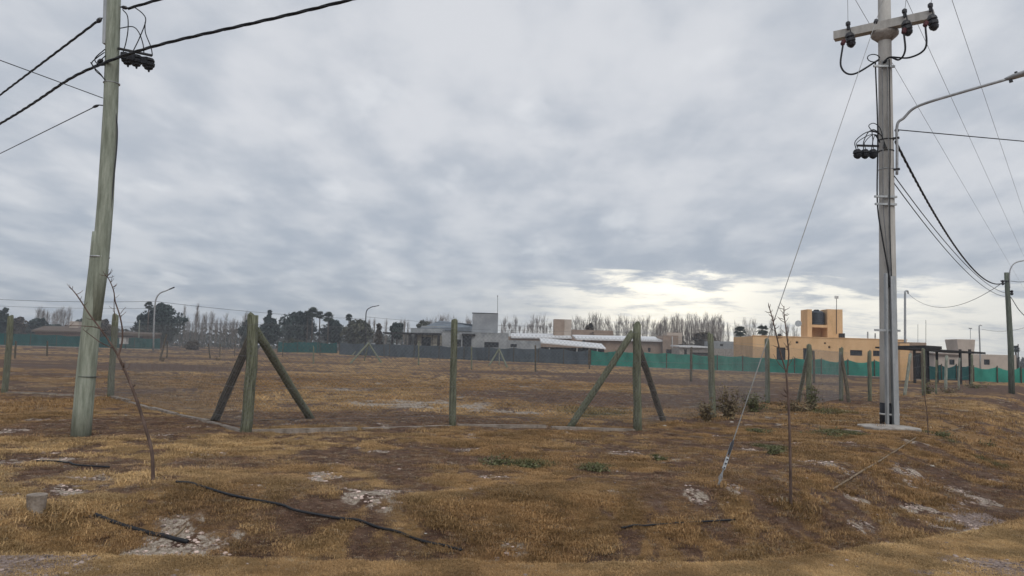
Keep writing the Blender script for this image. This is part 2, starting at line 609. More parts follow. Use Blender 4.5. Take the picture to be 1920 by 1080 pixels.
def cover(X, Y):
    R = np.hypot(X, Y)
    s = edge_s(X, Y)
    f1 = fbm(X * .8, Y * .8, 31, 5, .6)
    f2 = fbm(X * .20, Y * .14, 32, 4, .55)
    f3 = fbm(X * 2.6, Y * 2.6, 33, 4, .6)
    far = sstep(R, 14, 24)
    band = fbm(X * .035 + 3, Y * .085, 35, 4, .55)
    dk = np.maximum(0 * X, .90 * sstep(f1 * .65 + f3 * .35, .485, .60) * sstep(s, .2, 1.5))
    dk = np.where(far > 0, dk * (1 - .6 * far), dk)
    dk = np.maximum(dk, far * .95 * sstep(band, .53, .61))
    dk = np.maximum(dk * (1 - stamp(GOLD, X, Y, 65)), stamp(DARK, X, Y, 61))
    fm = fbm(X * 5.5, Y * 5.5, 36, 4, .62)
    dk = np.maximum(dk, .75 * sstep(.55 * fm + .45 * f1, .475, .60) * sstep(s, .0, .8))
    dk = np.clip(dk * (.20 + 1.05 * f3 + .55 * fm), 0, 1)
    road = 1 - sstep(s, -.15, .25)
    dk = dk * (1 - .92 * road * (1 - far))
    sa = stamp(SALT, X, Y, 71) * (.05 + 1.25 * sstep(.5 * f3 + .5 * fm, .36, .60))
    sa = np.maximum(sa, .55 * sstep(fbm(X * 1.7, Y * 1.7, 38, 4, .6), .66, .78) * sstep(s, .3, 1.))
    gr = stamp(GREEN, X, Y, 81) * (.5 + .9 * f3)
    gr = np.maximum(gr, .35 * sstep(fbm(X * .45, Y * .45, 83, 4), .64, .76) * sstep(s, 1., 3.))
    gv = stamp(GRAVEL, X, Y, 91)
    gv = np.maximum(gv, (1 - sstep(R, 3.6, 4.6)) * .7)
    gv = np.maximum(gv, (1 - sstep(s, -3.2, -1.6)) * .9)
    tone = .55 * f2 + .45 * f1
    return [np.clip(a, 0, 1) for a in (dk, sa, gr, gv, tone)]


# ------------------------------------------------------------------ ground
ang = np.concatenate([np.linspace(-math.pi, -.86, 46)[:-1], np.linspace(-.86, .86, 640), np.linspace(.86, math.pi, 46)[1:-1]])
rad = np.concatenate([np.geomspace(.25, 3.4, 12)[:-1], np.geomspace(3.4, 22, 235)[:-1], np.geomspace(22, 110, 80)[:-1],
                      np.geomspace(110, 6000, 40)])
NA, NR = len(ang), len(rad)
A, Rr = np.meshgrid(ang, rad)
GX, GY = (Rr * np.sin(A)).ravel(), (Rr * np.cos(A)).ravel()
GZ = ht(GX, GY)
verts = np.stack([GX, GY, GZ], 1)
verts = np.vstack([verts, [[0, 0, float(ht(0., 0.))]]])
i = np.arange(NR - 1)[:, None] * NA
j = np.arange(NA)[None, :]
j2 = (j + 1) % NA
quads = np.stack([i + j, i + j2, i + NA + j2, i + NA + j], -1).reshape(-1, 4)[:, ::-1]
cen = NR * NA
tris = np.stack([np.full(NA, cen), np.arange(NA), (np.arange(NA) + 1) % NA], 1)[:, ::-1]
me = bpy.data.meshes.new('ground')
me.vertices.add(len(verts))
me.vertices.foreach_set('co', verts.ravel())
nl = quads.size + tris.size
me.loops.add(nl)
me.loops.foreach_set('vertex_index', np.concatenate([quads.ravel(), tris.ravel()]).astype(np.int32))
me.polygons.add(len(quads) + len(tris))
me.polygons.foreach_set('loop_start', np.concatenate([np.arange(len(quads)) * 4, quads.size + np.arange(len(tris)) * 3]).astype(np.int32))
me.polygons.foreach_set('use_smooth', np.ones(len(quads) + len(tris), bool))
me.update(calc_edges=True)
me.validate()
cv = cover(verts[:, 0], verts[:, 1])
for nm, a in zip(('dead', 'salt', 'green', 'gravel', 'tone'), cv):
    at = me.attributes.new(nm, 'FLOAT', 'POINT')
    at.data.foreach_set('value', a.astype(np.float32))
ground = bpy.data.objects.new('ground', me)
COL.objects.link(ground)
ground['kind'] = 'structure'

gm = bpy.data.materials.new('dry ground')
gm.use_nodes = True
gt = gm.node_tree
gb = gt.nodes['Principled BSDF']
gb.inputs['Roughness'].default_value = .95
gb.inputs['Specular IOR Level'].default_value = .12


def gn(t, **k):
    n = gt.nodes.new(t)
    for a, b in k.items():
        setattr(n, a, b)
    return n


geo = gn('ShaderNodeNewGeometry')


def gnoise(scale, detail=5, rough=.6, sc=(1, 1, 1)):
    mp = gn('ShaderNodeMapping')
    mp.inputs['Scale'].default_value = sc
    gt.links.new(geo.outputs['Position'], mp.inputs[0])
    n = gn('ShaderNodeTexNoise')
    n.inputs['Scale'].default_value, n.inputs['Detail'].default_value, n.inputs['Roughness'].default_value = scale, detail, rough
    gt.links.new(mp.outputs[0], n.inputs['Vector'])
    return n.outputs['Fac']


def gattr(nm):
    n = gn('ShaderNodeAttribute', attribute_name=nm)
    return n.outputs['Fac']


def gmix(f, a, b, blend='MIX'):
    n = gn('ShaderNodeMix', data_type='RGBA', blend_type=blend)
    for s, v in ((n.inputs[0], f), (n.inputs[6], a), (n.inputs[7], b)):
        if isinstance(v, tuple):
            s.default_value = (*v, 1)
        elif isinstance(v, (int, float)):
            s.default_value = v
        else:
            gt.links.new(v, s)
    return n.outputs[2]


def gmr(v, a, b, c=0., d=1.):
    n = gn('ShaderNodeMapRange', interpolation_type='SMOOTHSTEP')
    gt.links.new(v, n.inputs[0])
    for q, w in zip((1, 2, 3, 4), (a, b, c, d)):
        n.inputs[q].default_value = w
    return n.outputs[0]


def gmath(op, a, b):
    n = gn('ShaderNodeMath', operation=op, use_clamp=True)
    for s, v in zip(n.inputs, (a, b)):
        if isinstance(v, (int, float)):
            s.default_value = v
        else:
            gt.links.new(v, s)
    return n.outputs[0]


fine = gnoise(28, 4)
mid = gnoise(5, 6, .65)
gold = gmix(gmr(gattr('tone'), .38, .62), (.255, .153, .070), (.430, .285, .134))
gold = gmix(gmr(mid, .42, .66), gold, (.300, .195, .098))
dead = gmix(gmr(mid, .35, .65), (.088, .054, .040), (.160, .103, .075))
c = gmix(gmr(gmath('ADD', gattr('dead'), gmath('MULTIPLY', gmath('SUBTRACT', fine, .5), .9)), .12, .75), gold, dead)
salt = gmix(gmr(fine, .35, .65), (.26, .215, .172), (.48, .42, .355))
c = gmix(gmr(gmath('ADD', gmath('MULTIPLY', gattr('salt'), gmath('ADD', gmr(mid, .36, .60), .15)), gmath('MULTIPLY', gmath('MULTIPLY', gattr('salt'), gmath('SUBTRACT', gnoise(14, 4, .6), .42)), 2.4)), .28, .66), c, salt)
c = gmix(gmr(gattr('green'), .3, .9), c, (.062, .066, .028))
grav = gmix(gmr(fine, .35, .65), (.20, .150, .132), (.36, .290, .262))
c = gmix(gmr(gmath('ADD', gattr('gravel'), gmath('MULTIPLY', gmath('SUBTRACT', mid, .5), .5)), .35, .7), c, grav)
c = gmix(gmr(gnoise(90, 3), .38, .58, .55, 0.), c, (.55, .5, .46), 'MULTIPLY')
gt.links.new(c, gb.inputs['Base Color'])
bp = gn('ShaderNodeBump')
bp.inputs['Strength'].default_value = 1.0
bp.inputs['Distance'].default_value = .035
gt.links.new(gmix(.5, gnoise(40, 4), gnoise(9, 4)), bp.inputs['Height'])
gt.links.new(bp.outputs[0], gb.inputs['Normal'])
me.materials.append(gm)

# ------------------------------------------------------------------ dry grass, weeds and gravel as scattered stuff


def attr_mat(name, rough=.9, transl=.25):
    m = bpy.data.materials.new(name)
    m.use_nodes = True
    t = m.node_tree
    b = t.nodes['Principled BSDF']
    b.inputs['Roughness'].default_value = rough
    b.inputs['Specular IOR Level'].default_value = .1
    a = t.nodes.new('ShaderNodeAttribute')
    a.attribute_type = 'INSTANCER'
    a.attribute_name = 'tint'
    t.links.new(a.outputs['Color'], b.inputs['Base Color'])
    if transl:
        tr = t.nodes.new('ShaderNodeBsdfTranslucent')
        t.links.new(a.outputs['Color'], tr.inputs[0])
        ms = t.nodes.new('ShaderNodeMixShader')
        ms.inputs[0].default_value = transl
        t.links.new(b.outputs[0], ms.inputs[1])
        t.links.new(tr.outputs[0], ms.inputs[2])
        t.links.new(ms.outputs[0], t.nodes['Material Output'].inputs[0])
    return m


grass_m = attr_mat('dry grass blades', transl=.0)
stone_m = attr_mat('gravel stone', .95, 0)


def tuft_proto(nb, spread, hmin, hmax, wid, lean, seed):
    r = random.Random(seed)
    v, f = [], []
    for _ in range(nb):
        a, d = r.random() * 6.283, spread * math.sqrt(r.random())
        bx, by = d * math.cos(a), d * math.sin(a)
        la, L = r.random() * 6.283, lean * (.3 + r.random())
        h = hmin + (hmax - hmin) * r.random()
        tx, ty = bx + math.cos(la) * L * h, by + math.sin(la) * L * h
        pa = la + 1.57 + r.uniform(-.6, .6)
        w = wid * (.6 + .8 * r.random())
        cx, cy = math.cos(pa) * w / 2, math.sin(pa) * w / 2
        k = len(v)
        mx, my = bx + (tx - bx) * .4, by + (ty - by) * .4
        v += [(bx - cx, by - cy, -.01), (bx + cx, by + cy, -.01), (mx + cx * .8, my + cy * .8, h * .6),
              (mx - cx * .8, my - cy * .8, h * .6), (tx, ty, h * (.95 - .2 * L))]
        f += [(k, k + 1, k + 2, k + 3), (k + 3, k + 2, k + 4)]
    return v, f


def proto_collection(name, meshes, m):
    c_ = bpy.data.collections.new(name)
    for k, (v, f) in enumerate(meshes):
        q = bpy.data.meshes.new('%s_%d' % (name, k))
        q.from_pydata(v, [], f)
        q.materials.append(m)
        c_.objects.link(bpy.data.objects.new('%s_%d' % (name, k), q))
    return c_


def scatter(name, pts, scl, tint, protos, nproto, label, cat):
    q = bpy.data.meshes.new(name)
    q.vertices.add(len(pts))
    q.vertices.foreach_set('co', pts.astype(np.float32).ravel())
    q.attributes.new('scl', 'FLOAT', 'POINT').data.foreach_set('value', scl.astype(np.float32))
    q.attributes.new('rot', 'FLOAT', 'POINT').data.foreach_set('value', rng.uniform(0, 6.283, len(pts)).astype(np.float32))
    q.attributes.new('pick', 'INT', 'POINT').data.foreach_set('value', (nproto if hasattr(nproto, '__len__') else rng.integers(0, nproto, len(pts))).astype(np.int32))
    t4 = np.concatenate([tint, np.ones((len(pts), 1))], 1).astype(np.float32)
    q.attributes.new('tint', 'FLOAT_COLOR', 'POINT').data.foreach_set('color', t4.ravel())
    o = bpy.data.objects.new(name, q)
    COL.objects.link(o)
    ng = bpy.data.node_groups.new(name, 'GeometryNodeTree')
    ng.interface.new_socket('Geometry', in_out='INPUT', socket_type='NodeSocketGeometry')
    ng.interface.new_socket('Geometry', in_out='OUTPUT', socket_type='NodeSocketGeometry')
    N = ng.nodes.new
    gi, go = N('NodeGroupInput'), N('NodeGroupOutput')
    ci = N('GeometryNodeCollectionInfo')
    ci.inputs['Collection'].default_value = protos
    ci.inputs['Separate Children'].default_value = True
    ci.inputs['Reset Children'].default_value = True

    def na(nm, ty):
        n = N('GeometryNodeInputNamedAttribute')
        n.data_type = ty
        n.inputs[0].default_value = nm
        return n.outputs[0]
    ip = N('GeometryNodeInstanceOnPoints')
    cx = N('ShaderNodeCombineXYZ')
    ng.links.new(na('rot', 'FLOAT'), cx.inputs[2])
    e2r = N('FunctionNodeEulerToRotation')
    ng.links.new(cx.outputs[0], e2r.inputs[0])
    ng.links.new(gi.outputs[0], ip.inputs['Points'])
    ng.links.new(ci.outputs[0], ip.inputs['Instance'])
    ip.inputs['Pick Instance'].default_value = True
    ng.links.new(na('pick', 'INT'), ip.inputs['Instance Index'])
    ng.links.new(e2r.outputs[0], ip.inputs['Rotation'])
    ng.links.new(na('scl', 'FLOAT'), ip.inputs['Scale'])
    ng.links.new(ip.outputs[0], go.inputs[0])
    md = o.modifiers.new('scatter', 'NODES')
    md.node_group = ng
    o['kind'] = 'stuff'
    return tag(o, label, cat)


def wedge(n, ra, rb):
    r = np.sqrt(rng.uniform(ra * ra, rb * rb, n))
    a = rng.uniform(-.80, .80, n)
    return r * np.sin(a), r * np.cos(a)


protos = proto_collection('tuft', [tuft_proto(52, .105, .008, .030, .0042, 1.7, s) for s in range(4)] + [tuft_proto(46, .11, .004, .014, .0048, 3.4, 8), tuft_proto(46, .11, .004, .014, .0048, 3.4, 18), tuft_proto(10, .06, .03, .06, .0035, .8, 9)], grass_m)
PX, PY = [], []
SC = []
for n, ra, rb, s in ((84000, 3.4, 9.0, .80), (70000, 9.0, 17.5, 1.2), (30000, 17.5, 44, 2.2)):
    x, y = wedge(n, ra, rb)
    PX.append(x)
    PY.append(y)
    SC.append(np.full(n, s))
for bpx in ((8, 737), (207, 746), (460, 811), (849, 800), (1196, 808), (1336, 784), (1439, 757), (1517, 764), (152, 818), (67, 962), (288, 902),
            (1483, 952), (402, 790), (583, 786), (1068, 803), (1244, 790), (1345, 914), (1640, 806), (1700, 808), (1668, 812)):   # uncut grass round posts and stems
    c0 = G(*bpx)
    aa, rr_ = rng.uniform(0, 6.283, 70), .06 + .22 * rng.random(70)
    PX.append(c0.x + rr_ * np.cos(aa))
    PY.append(c0.y + rr_ * np.sin(aa))
    SC.append(np.full(70, 1.5 + .03 * c0.y))
PX, PY, SC = np.concatenate(PX), np.concatenate(PY), np.concatenate(SC)
dk, sa, gr, gv, tn = cover(PX, PY)
keep = rng.random(len(PX)) < np.clip(1.0 - .30 * dk - 1.35 * sa - .95 * gv, .03, 1) * (1 - sstep(np.hypot(PX, PY), 29, 44))
PX, PY, SC, dk, sa, gr, gv, tn = [a[keep] for a in (PX, PY, SC, dk, sa, gr, gv, tn)]
rv = rng.random(len(PX))[:, None]
t1 = sstep(tn, .35, .65)[:, None]
tint = (np.array([.355, .218, .104]) * (1 - t1) + np.array([.560, .385, .195]) * t1)
fm_ = sstep(fbm(PX * 4.2, PY * 4.2, 44, 4, .6), .40, .62)[:, None]
tint = tint * (.62 + .48 * fm_) * (.75 + .5 * rv) + np.array([.06, .045, .02]) * rng.random((len(PX), 1))
d1 = sstep(dk + .5 * (rng.random(len(PX)) - .5), .15, .85)[:, None]
tint = tint * (1 - d1) + d1 * (np.array([.195, .120, .080]) * (.45 + 1.3 * rv))
g1 = sstep(gr, .35, .8)[:, None]
tint = tint * (1 - g1) + g1 * (np.array([.120, .122, .056]) * (.6 + .8 * rv))
straw = (rng.random(len(PX)) < .10 + .22 * d1[:, 0])[:, None]
tint = np.where(straw, np.array([.46, .375, .265]) * (.6 + .7 * rv), tint)
road = 1 - sstep(edge_s(PX, PY), -.2, .2)
SC = np.where(straw[:, 0], SC * .62, SC)
cl_ = sstep(fbm(PX * 2.4, PY * 2.4, 47, 4, .6), .36, .66)
SC = SC * (.72 + .50 * cl_) * (.65 + .70 * rng.random(len(PX))) * (1 - .48 * d1[:, 0]) * (1 + .35 * g1[:, 0]) * (1 - .25 * road)
scatter('dry_grass', np.stack([PX, PY, ht(PX, PY)], 1), SC, tint, protos, rng.choice(7, len(PX), p=[.165, .165, .165, .165, .16, .16, .02]),
        'short brown and golden winter grass covering the open ground', 'grass')


def rock(seed, sq=.6):
    r = random.Random(seed)
    v = []
    for a, n_ in ((-.6, 5), (.1, 6), (.75, 4)):
        for k in range(n_):
            w = 6.283 * (k + r.random() * .5) / n_
            q = math.cos(a * 1.2) * (.8 + .4 * r.random())
            v.append((q * math.cos(w), q * math.sin(w), sq * (math.sin(a) + .2 * r.random())))
    import bmesh
    b = bmesh.new()
    for p in v:
        b.verts.new(p)
    bmesh.ops.convex_hull(b, input=b.verts)
    b.verts.index_update()
    o = ([tuple(p.co) for p in b.verts], [tuple(p.index for p in f.verts) for f in b.faces])
    b.free()
    return o


x, y = wedge(120000, 3.4, 15)
dk, sa, gr, gv, tn = cover(x, y)
keep = rng.random(len(x)) < np.clip(.55 * sstep(gv, .3, .8) + .50 * sstep(sa, .25, .7) + .006, 0, 1)
x, y, sa = x[keep], y[keep], sa[keep]
tint = np.array([.27, .215, .190]) * (.45 + 1.1 * rng.random((len(x), 1))) * (1 + .9 * sstep(sa, .3, .7)[:, None])
scatter('gravel', np.stack([x, y, ht(x, y) + .002], 1), (.006 + .016 * rng.random(len(x)) ** 3) * (1 + .15 * sstep(sa, .25, .6)), tint,
        proto_collection('pebble', [rock(s) for s in range(5)], stone_m), 5,
        'greyish pink gravel strewn over the road edge and bare soil', 'gravel')

# ------------------------------------------------------------------ wooden posts and wire fences


def post_mb(a, b, r, n=10, taper=.93, seed=0):
    rr = random.Random(seed)
    a, b = Vector(a), Vector(b)
    a = a - (b - a).normalized() * .12
    k = 7
    pts, rads = [], []
    bend = Vector((rr.uniform(-1, 1), rr.uniform(-1, 1), 0)) * r * .22
    for q in range(k + 1):
        t = q / k
        pts.append(a.lerp(b, t) + Vector((rr.uniform(-1, 1), rr.uniform(-1, 1), 0)) * r * .09 + bend * math.sin(math.pi * t))
        rads.append(r * (1 - (1 - taper) * t) * rr.uniform(.96, 1.04))
    pts.append(b + (b - a).normalized() * .004)
    rads.append(r * taper * .86)
    mb = MB().tube(pts, rads, n)
    for i_, p_ in enumerate(mb.v):
        c0 = pts[min(len(pts) - 1, i_ // n)]
        w_ = rr.uniform(-.05, .05)
        mb.v[i_] = (p_[0] + (p_[0] - c0.x) * w_, p_[1] + (p_[1] - c0.y) * w_, p_[2])
    return mb


def chain_link(mb, A, B, h0, h1, pitch=.075, r=.0018):
    """Diagonal wires of a chain-link panel between two posts."""
    A, B = Vector(A), Vector(B)
    L = (B - A).length
    u = (B - A) / L
    H = h1 - h0
    for sgn in (1, -1):
        k = -H
        while k < L:
            s0, s1 = max(0, k), min(L, k + H)
            if s1 - s0 > .02:
                za, zb = (s0 - k, s1 - k) if sgn > 0 else (H - (s0 - k), H - (s1 - k))
                p, q = A + u * s0 + Vector((0, 0, h0 + za)), A + u * s1 + Vector((0, 0, h0 + zb))
                mb.tube([p, q], r, 3, cap=False)
            k += pitch


def top_of(base, tx, ty):
    return atY(tx, ty, base.y)


# front plot fence: (base pixel, top pixel, radius, braces as (top fraction, foot pixel, material))
POSTS = [
    ((8, 737), (20, 593), .085, post_wood, []),
    ((207, 746), (217, 591), .085, post_wood, []),
    ((460, 811), (475, 591), .098, post_wood, [(.80, (402, 790), post_dark), (.88, (583, 786), post_wood)]),
    ((849, 800), (852, 601), .072, post_wood, []),
    ((1196, 808), (1194, 608), .088, post_wood, [(.92, (1068, 803), post_wood), (.80, (1244, 790), post_dark)]),
    ((1336, 784), (1332, 626), .082, post_wood, []),
    ((1439, 757), (1438, 637), .085, post_wood, []),
    ((1517, 764), (1517, 648), .085, post_wood, [(.93, (1497, 754), post_pale)]),
    ((1578, 752), (1577, 653), .085, post_wood, [(.85, (1592, 755), post_dark)]),
    ((1631, 752), (1630, 659), .080, post_wood, []),
    ((1696, 742), (1707, 664), .075, post_pale, []),
    ((1732, 741), (1731, 655), .085, post_wood, []),
    ((1755, 738), (1756, 676), .05, post_wood, []),
    ((1773, 735), (1775, 668), .085, post_pale, []),
    ((1798, 731), (1799, 672), .06, post_pale, []),
    ((1821, 724), (1822, 665), .085, post_wood, []),
]
fr = G(*POSTS[2][0])
fence = thing('wire_fence', 'chain link fence on thick greenish timber posts bounding the near plot', 'fence', fr)
bases, tops = [], []
for k, (bp_, tp, r, m, br) in enumerate(POSTS):
    b = G(*bp_)
    t = top_of(b, *tp)
    bases.append(b)
    tops.append(t)
    post_mb(b, t, r * .94, seed=k).build('post', m, fence, smooth=True)
    for fr_, foot, bm_ in br:
        f = G(*foot)
        e = b.lerp(t, fr_)
        dirn = (f - e)
        e = e + Vector((dirn.x, dirn.y, 0)).normalized() * r * .9
        post_mb(f, e, r * .80, seed=k + 40).build('brace', bm_, fence, smooth=True)
wires, mesh_ = MB(), MB()
for k in range(len(bases) - 1):
    a, b = bases[k], bases[k + 1]
    off = Vector((0, -.10, 0)) if k in (2, 3) else Vector((-.02, -.10, 0))
    for h in (.22, .75, 1.30, 1.84):
        ta, tb = a.lerp(tops[k], min(.97, h / 2.0)), b.lerp(tops[k + 1], min(.97, h / 2.0))
        wires.tube(hang(ta + off, tb + off, .012, 6), .0022, 4)
    if k < 9:
        chain_link(mesh_, a + off, b + off, .10, 1.80)
wires.build('strand_wire', wire_steel, fence)
mesh_.build('chain_link_mesh', wire_steel, fence)
for k in range(0, 4):                              # low concrete beam under the mesh
    a, b = bases[k], bases[k + 1]
    u = (b - a)
    L = u.length
    u = u / L
    w = u.cross(Vector((0, 0, 1))).normalized()
    n = max(1, int(L / 1.7))
    for q in range(n):
        p0, p1 = a + u * (L * q / n + .09), a + u * (L * (q + 1) / n - .012)
        z0, z1 = float(ht(p0.x, p0.y)), float(ht(p1.x, p1.y))
        hh = .030 + .045 * random.random()
        b0, b1 = Vector((p0.x, p0.y, z0)), Vector((p1.x, p1.y, z1))
        dz_ = Vector((0, 0, 1))
        c8 = [b0 - w * .06 - dz_ * .1, b1 - w * .06 - dz_ * .1, b1 + w * .06 - dz_ * .1, b0 + w * .06 - dz_ * .1,
              b0 - w * .05 + dz_ * hh, b1 - w * .05 + dz_ * hh, b1 + w * .05 + dz_ * hh, b0 + w * .05 + dz_ * hh]
        MB().hexa(c8).build('concrete_beam', soil_beam, fence)


# further fences of the plots behind
def far_fence(label, posts, r=.055, wires_h=(.5, 1.0, 1.5), m=post_dark):
    b0 = G(*posts[0][0])
    f_ = thing('post_and_wire_fence', label, 'fence', b0)
    P = []
    for k, q in enumerate(posts):
        b = G(*q[0])
        t = top_of(b, *q[1])
        P.append((b, t))
        post_mb(b, t, q[2] if len(q) > 2 and q[2] else r, 7, seed=k + 7).build('post', q[3] if len(q) > 3 else m, f_, smooth=True)
        for foot in (q[4] if len(q) > 4 else []):
            f = G(*foot)
            post_mb(f, b.lerp(t, .93), r * 1.8, 7, seed=k + 90).build('brace', post_wood, f_, smooth=True)
    w = MB()
    for (a, ta), (b, tb) in zip(P, P[1:]):
        for h in wires_h:
            w.tube(hang(a.lerp(ta, h / 1.9), b.lerp(tb, h / 1.9), .02, 4), .004, 3)
    w.build('strand_wire', wire_dark, f_)
    return f_


far_fence('thin post and wire fence crossing the field, from the sloping braces to the dark post',
          [((588, 682), (588, 650), .06, post_wood), ((683, 677), (692, 641), .07, post_wood, [(657, 681), (715, 680)]),
           ((785, 685), (785, 641), .07, post_wood), ((884, 693), (884, 650), .06, post_wood),
           ((936, 684), (936, 652), .07, post_pale, [(917, 685), (951, 689)]),
           ((1004, 697), (1004, 648), .07, post_dark), ((1105, 692), (1105, 654), .06, post_dark),
           ((1296, 715), (1296, 652), .085, post_dark), ((1526, 718), (1525, 658), .085, post_dark)])
far_fence('low post and wire fence at the back of the field under the palms',
          [((530, 668), (531, 642), .06), ((600, 666), (600, 642), .06), ((668, 665), (676, 648), .06, post_pale, [(660, 667), (684, 666)]),
           ((720, 669), (720, 646), .06), ((862, 672), (862, 646), .06), ((925, 674), (925, 652), .05, post_pale)])
far_fence('sparse row of dark stakes across the field left of the braced corner post',
          [((28, 672), (30, 640), .07), ((88, 668), (89, 640), .07), ((300, 676), (312, 628), .08), ((313, 672), (314, 640), .06),
           ((394, 672), (391, 645), .07), ((412, 670), (413, 645), .05), ((440, 668), (441, 640), .05)])

# ------------------------------------------------------------------ left timber utility pole
lb = G(152, 818)
LT = [atY(x_, y_, lb.y) for x_, y_ in ((152, 830), (163, 700), (178, 560), (186, 490), (195, 380), (205, 200), (211, 0), (213, -110))]
lp = thing('utility_pole', 'leaning pale green timber pole with three dark fuse boxes near its top', 'utility pole', lb)


def seg_poly(P_, y_):                              # point of the pole at a pixel row
    ys = (830, 700, 560, 490, 380, 200, 0, -110)
    for k in range(len(ys) - 1):
        if ys[k + 1] <= y_ <= ys[k]:
            t = (ys[k] - y_) / (ys[k] - ys[k + 1])
            return P_[k].lerp(P_[k + 1], t)
    return P_[-1]


def lpt(y_, dx_=0., dy_=0.):
    return seg_poly(LT, y_) + Vector((dx_, dy_, 0))


lo = [lpt(q) for q in (830, 760, 690, 620, 560, 500, 460)] + [lpt(436)]
MB().tube([p + Vector((-.012, 0, 0)) for p in lo], [.140, .138, .135, .131, .128, .124, .122, .118], 16).build('lower_stub', pole_green, lp, smooth=True)
hi = [lpt(q) for q in (600, 500, 435, 380, 300, 200, 100, 0, -110)]
MB().tube([p + Vector((.028, -.012, 0)) for p in hi], [.10, .118, .117, .115, .110, .106, .103, .100, .097], 16).build('upper_shaft', pole_green, lp, smooth=True)
for y_, r_, th in ((482, .139, .012), (157, .122, .006), (706, .142, .004)):
    c_ = lpt(y_, .004 if y_ > 440 else .026)
    MB().lathe(c_ - Vector((0, 0, th)), (0, 0, 1), [(0, r_), (2 * th, r_)], 18).build('strap', galv if y_ != 706 else wire_dark, lp, smooth=True)
# metal channel on the left side of the top
p0, p1 = lpt(84, -.085, -.02), lpt(-100, -.075, -.02)
MB().hexa([p0 + Vector(q) for q in ((-.032, -.03, 0), (.03, -.03, 0), (.03, .05, 0), (-.032, .05, 0))] +
          [p1 + Vector(q) for q in ((-.032, -.03, 0), (.03, -.03, 0), (.03, .05, 0), (-.032, .05, 0))]).build('cable_channel', galv, lp)
yl = lb.y
# bracket with three fuse boxes
ba, bb = atY(222, 91, yl - .05), atY(284, 104, yl - .40)
br_ = MB().tube([ba, bb], .022, 6).build('fuse_bracket', frame_dk, lp)
for k, (x_, y_) in enumerate(((238, 110), (254, 113), (277, 119))):
    c_ = atY(x_, y_, yl - .12 - .13 * k)
    fb = MB()
    fb.lathe(c_ + Vector((0, 0, .085)), (0.12, 0, -1), [(0, .04), (.02, .082), (.06, .092), (.075, .075), (.09, .092), (.13, .088), (.145, .065), (.17, .06), (.18, .02), (.22, .012)], 10)
    fb.obox(c_ + Vector((-.01, -.07, .02)), (1, 0, 0), (0, 1, 0), (0, 0, 1), .045, .03, .05)
    fb.build('fuse_box', black_paint, lp)
# jumper leads
for pts in (((230, 18), (239, 30), (240, 55), (236, 80), (231, 97)), ((250, 12), (268, 26), (273, 40), (262, 70), (250, 95)),
            ((225, 53), (248, 50), (260, 60), (268, 82), (270, 100)), ((272, 42), (273, 62), (283, 88), (286, 104)),
            ((196, 98), (182, 108), (172, 118), (180, 126), (196, 118)), ((198, 104), (184, 118), (178, 130), (190, 142), (197, 150)),
            ((197, 92), (178, 110), (186, 122), (198, 122)), ((170, 117), (176, 126), (188, 138), (195, 148))):
    q = [atY(x_, y_, yl - .10 - .02 * (k % 3)) for k, (x_, y_) in enumerate(pts)]
    MB().tube(curve(q, 6), .0085, 5).build('jumper_lead', black_rubber, lp, smooth=True)
for pts, r_ in ((((190, 34), (182, 42)), .035), (((185, 197), (180, 199)), .022), (((228, 13), (242, 16)), .03), (((183, 118), (192, 112)), .035)):
    q = [atY(x_, y_, yl) for x_, y_ in pts]
    MB().lathe(q[0], q[1] - q[0], [(0, r_ * .5), (.03, r_), (.07, r_), (.10, r_ * .4)], 8).tube([q[0], lpt(min(430, pts[0][1] + 2), .028)], .010, 5).build('insulator', porcelain, lp)
q = [atY(x_, y_, yl - .03) for x_, y_ in ((217, 212), (220, 240), (219, 275), (214, 330), (207, 400), (203, 445), (197, 470))]
MB().tube(curve(q, 5), .011, 5).build('down_lead', wire_dark, lp, smooth=True)


def cable(label, pts, r, m=black_rubber, twist=False, sag=None):
    mb = MB()
    P_ = hang(pts[0], pts[1], sag) if sag is not None else curve(pts, 10)
    if twist:
        twisted(mb, P_, r * .62)
    else:
        mb.tube(P_, r, 5)
    return tag(mb.build('overhead_cable', m, None, pts[0], smooth=True), label, 'cable')


H1 = atY(200, 116, yl).z
a, b, c_ = atZ(0, 232, H1), atY(200, 116, yl - .13), atZ(655, 0, H1)
ext = a + (a - b) * 3
cable('thick black twisted cable passing the fuse boxes on the green timber pole', [ext, a, b, c_, c_ + (c_ - b) * 2], .021, twist=True)
H2 = atY(188, 36, yl).z
a, b = atZ(0, 178, H2), atY(185, 38, yl)
cable('upper black twisted cable running left from the green timber pole', [a + (a - b) * 3, a, b], .018, twist=True)
a, b = atY(240, 16, yl), atZ(295, 0, atY(240, 16, yl).z)
cable('short black twisted cable leaving the green pole at the top edge', [a, b, b + (b - a) * 5], .020, twist=True)
H3 = atY(193, 184, yl).z
a, b = atZ(0, 113, H3), atY(193, 184, yl)
cable('thin grey wire rising left from the green timber pole', [a + (a - b) * 2, a, b], .007, wire_dark)
H4 = atY(182, 198, yl).z
a, b = atZ(0, 288, H4), atY(182, 198, yl)
cable('thin grey wire sloping down left from the green timber pole', [a + (a - b) * 3, a, b], .008, wire_dark)

# ------------------------------------------------------------------ right concrete utility pole
rb = G(1668, 800)
RY = rb.y
rtop = atY(1658, 0, RY)
rax = (rtop - rb) / (rtop.z - rb.z)                # axis per metre of height


RQ = Vector((rb.y, -rb.x, 0)).normalized()        # to the right as seen from the road corner
RF = Vector((rb.x, rb.y, 0)).normalized()         # away from the road corner


def rp(z, ox=0., oy=0.):
    return rb + rax * (z - rb.z) + RQ * ox + RF * oy


def zrow(y_, x_=1660):
    return atY(x_, y_, RY).z


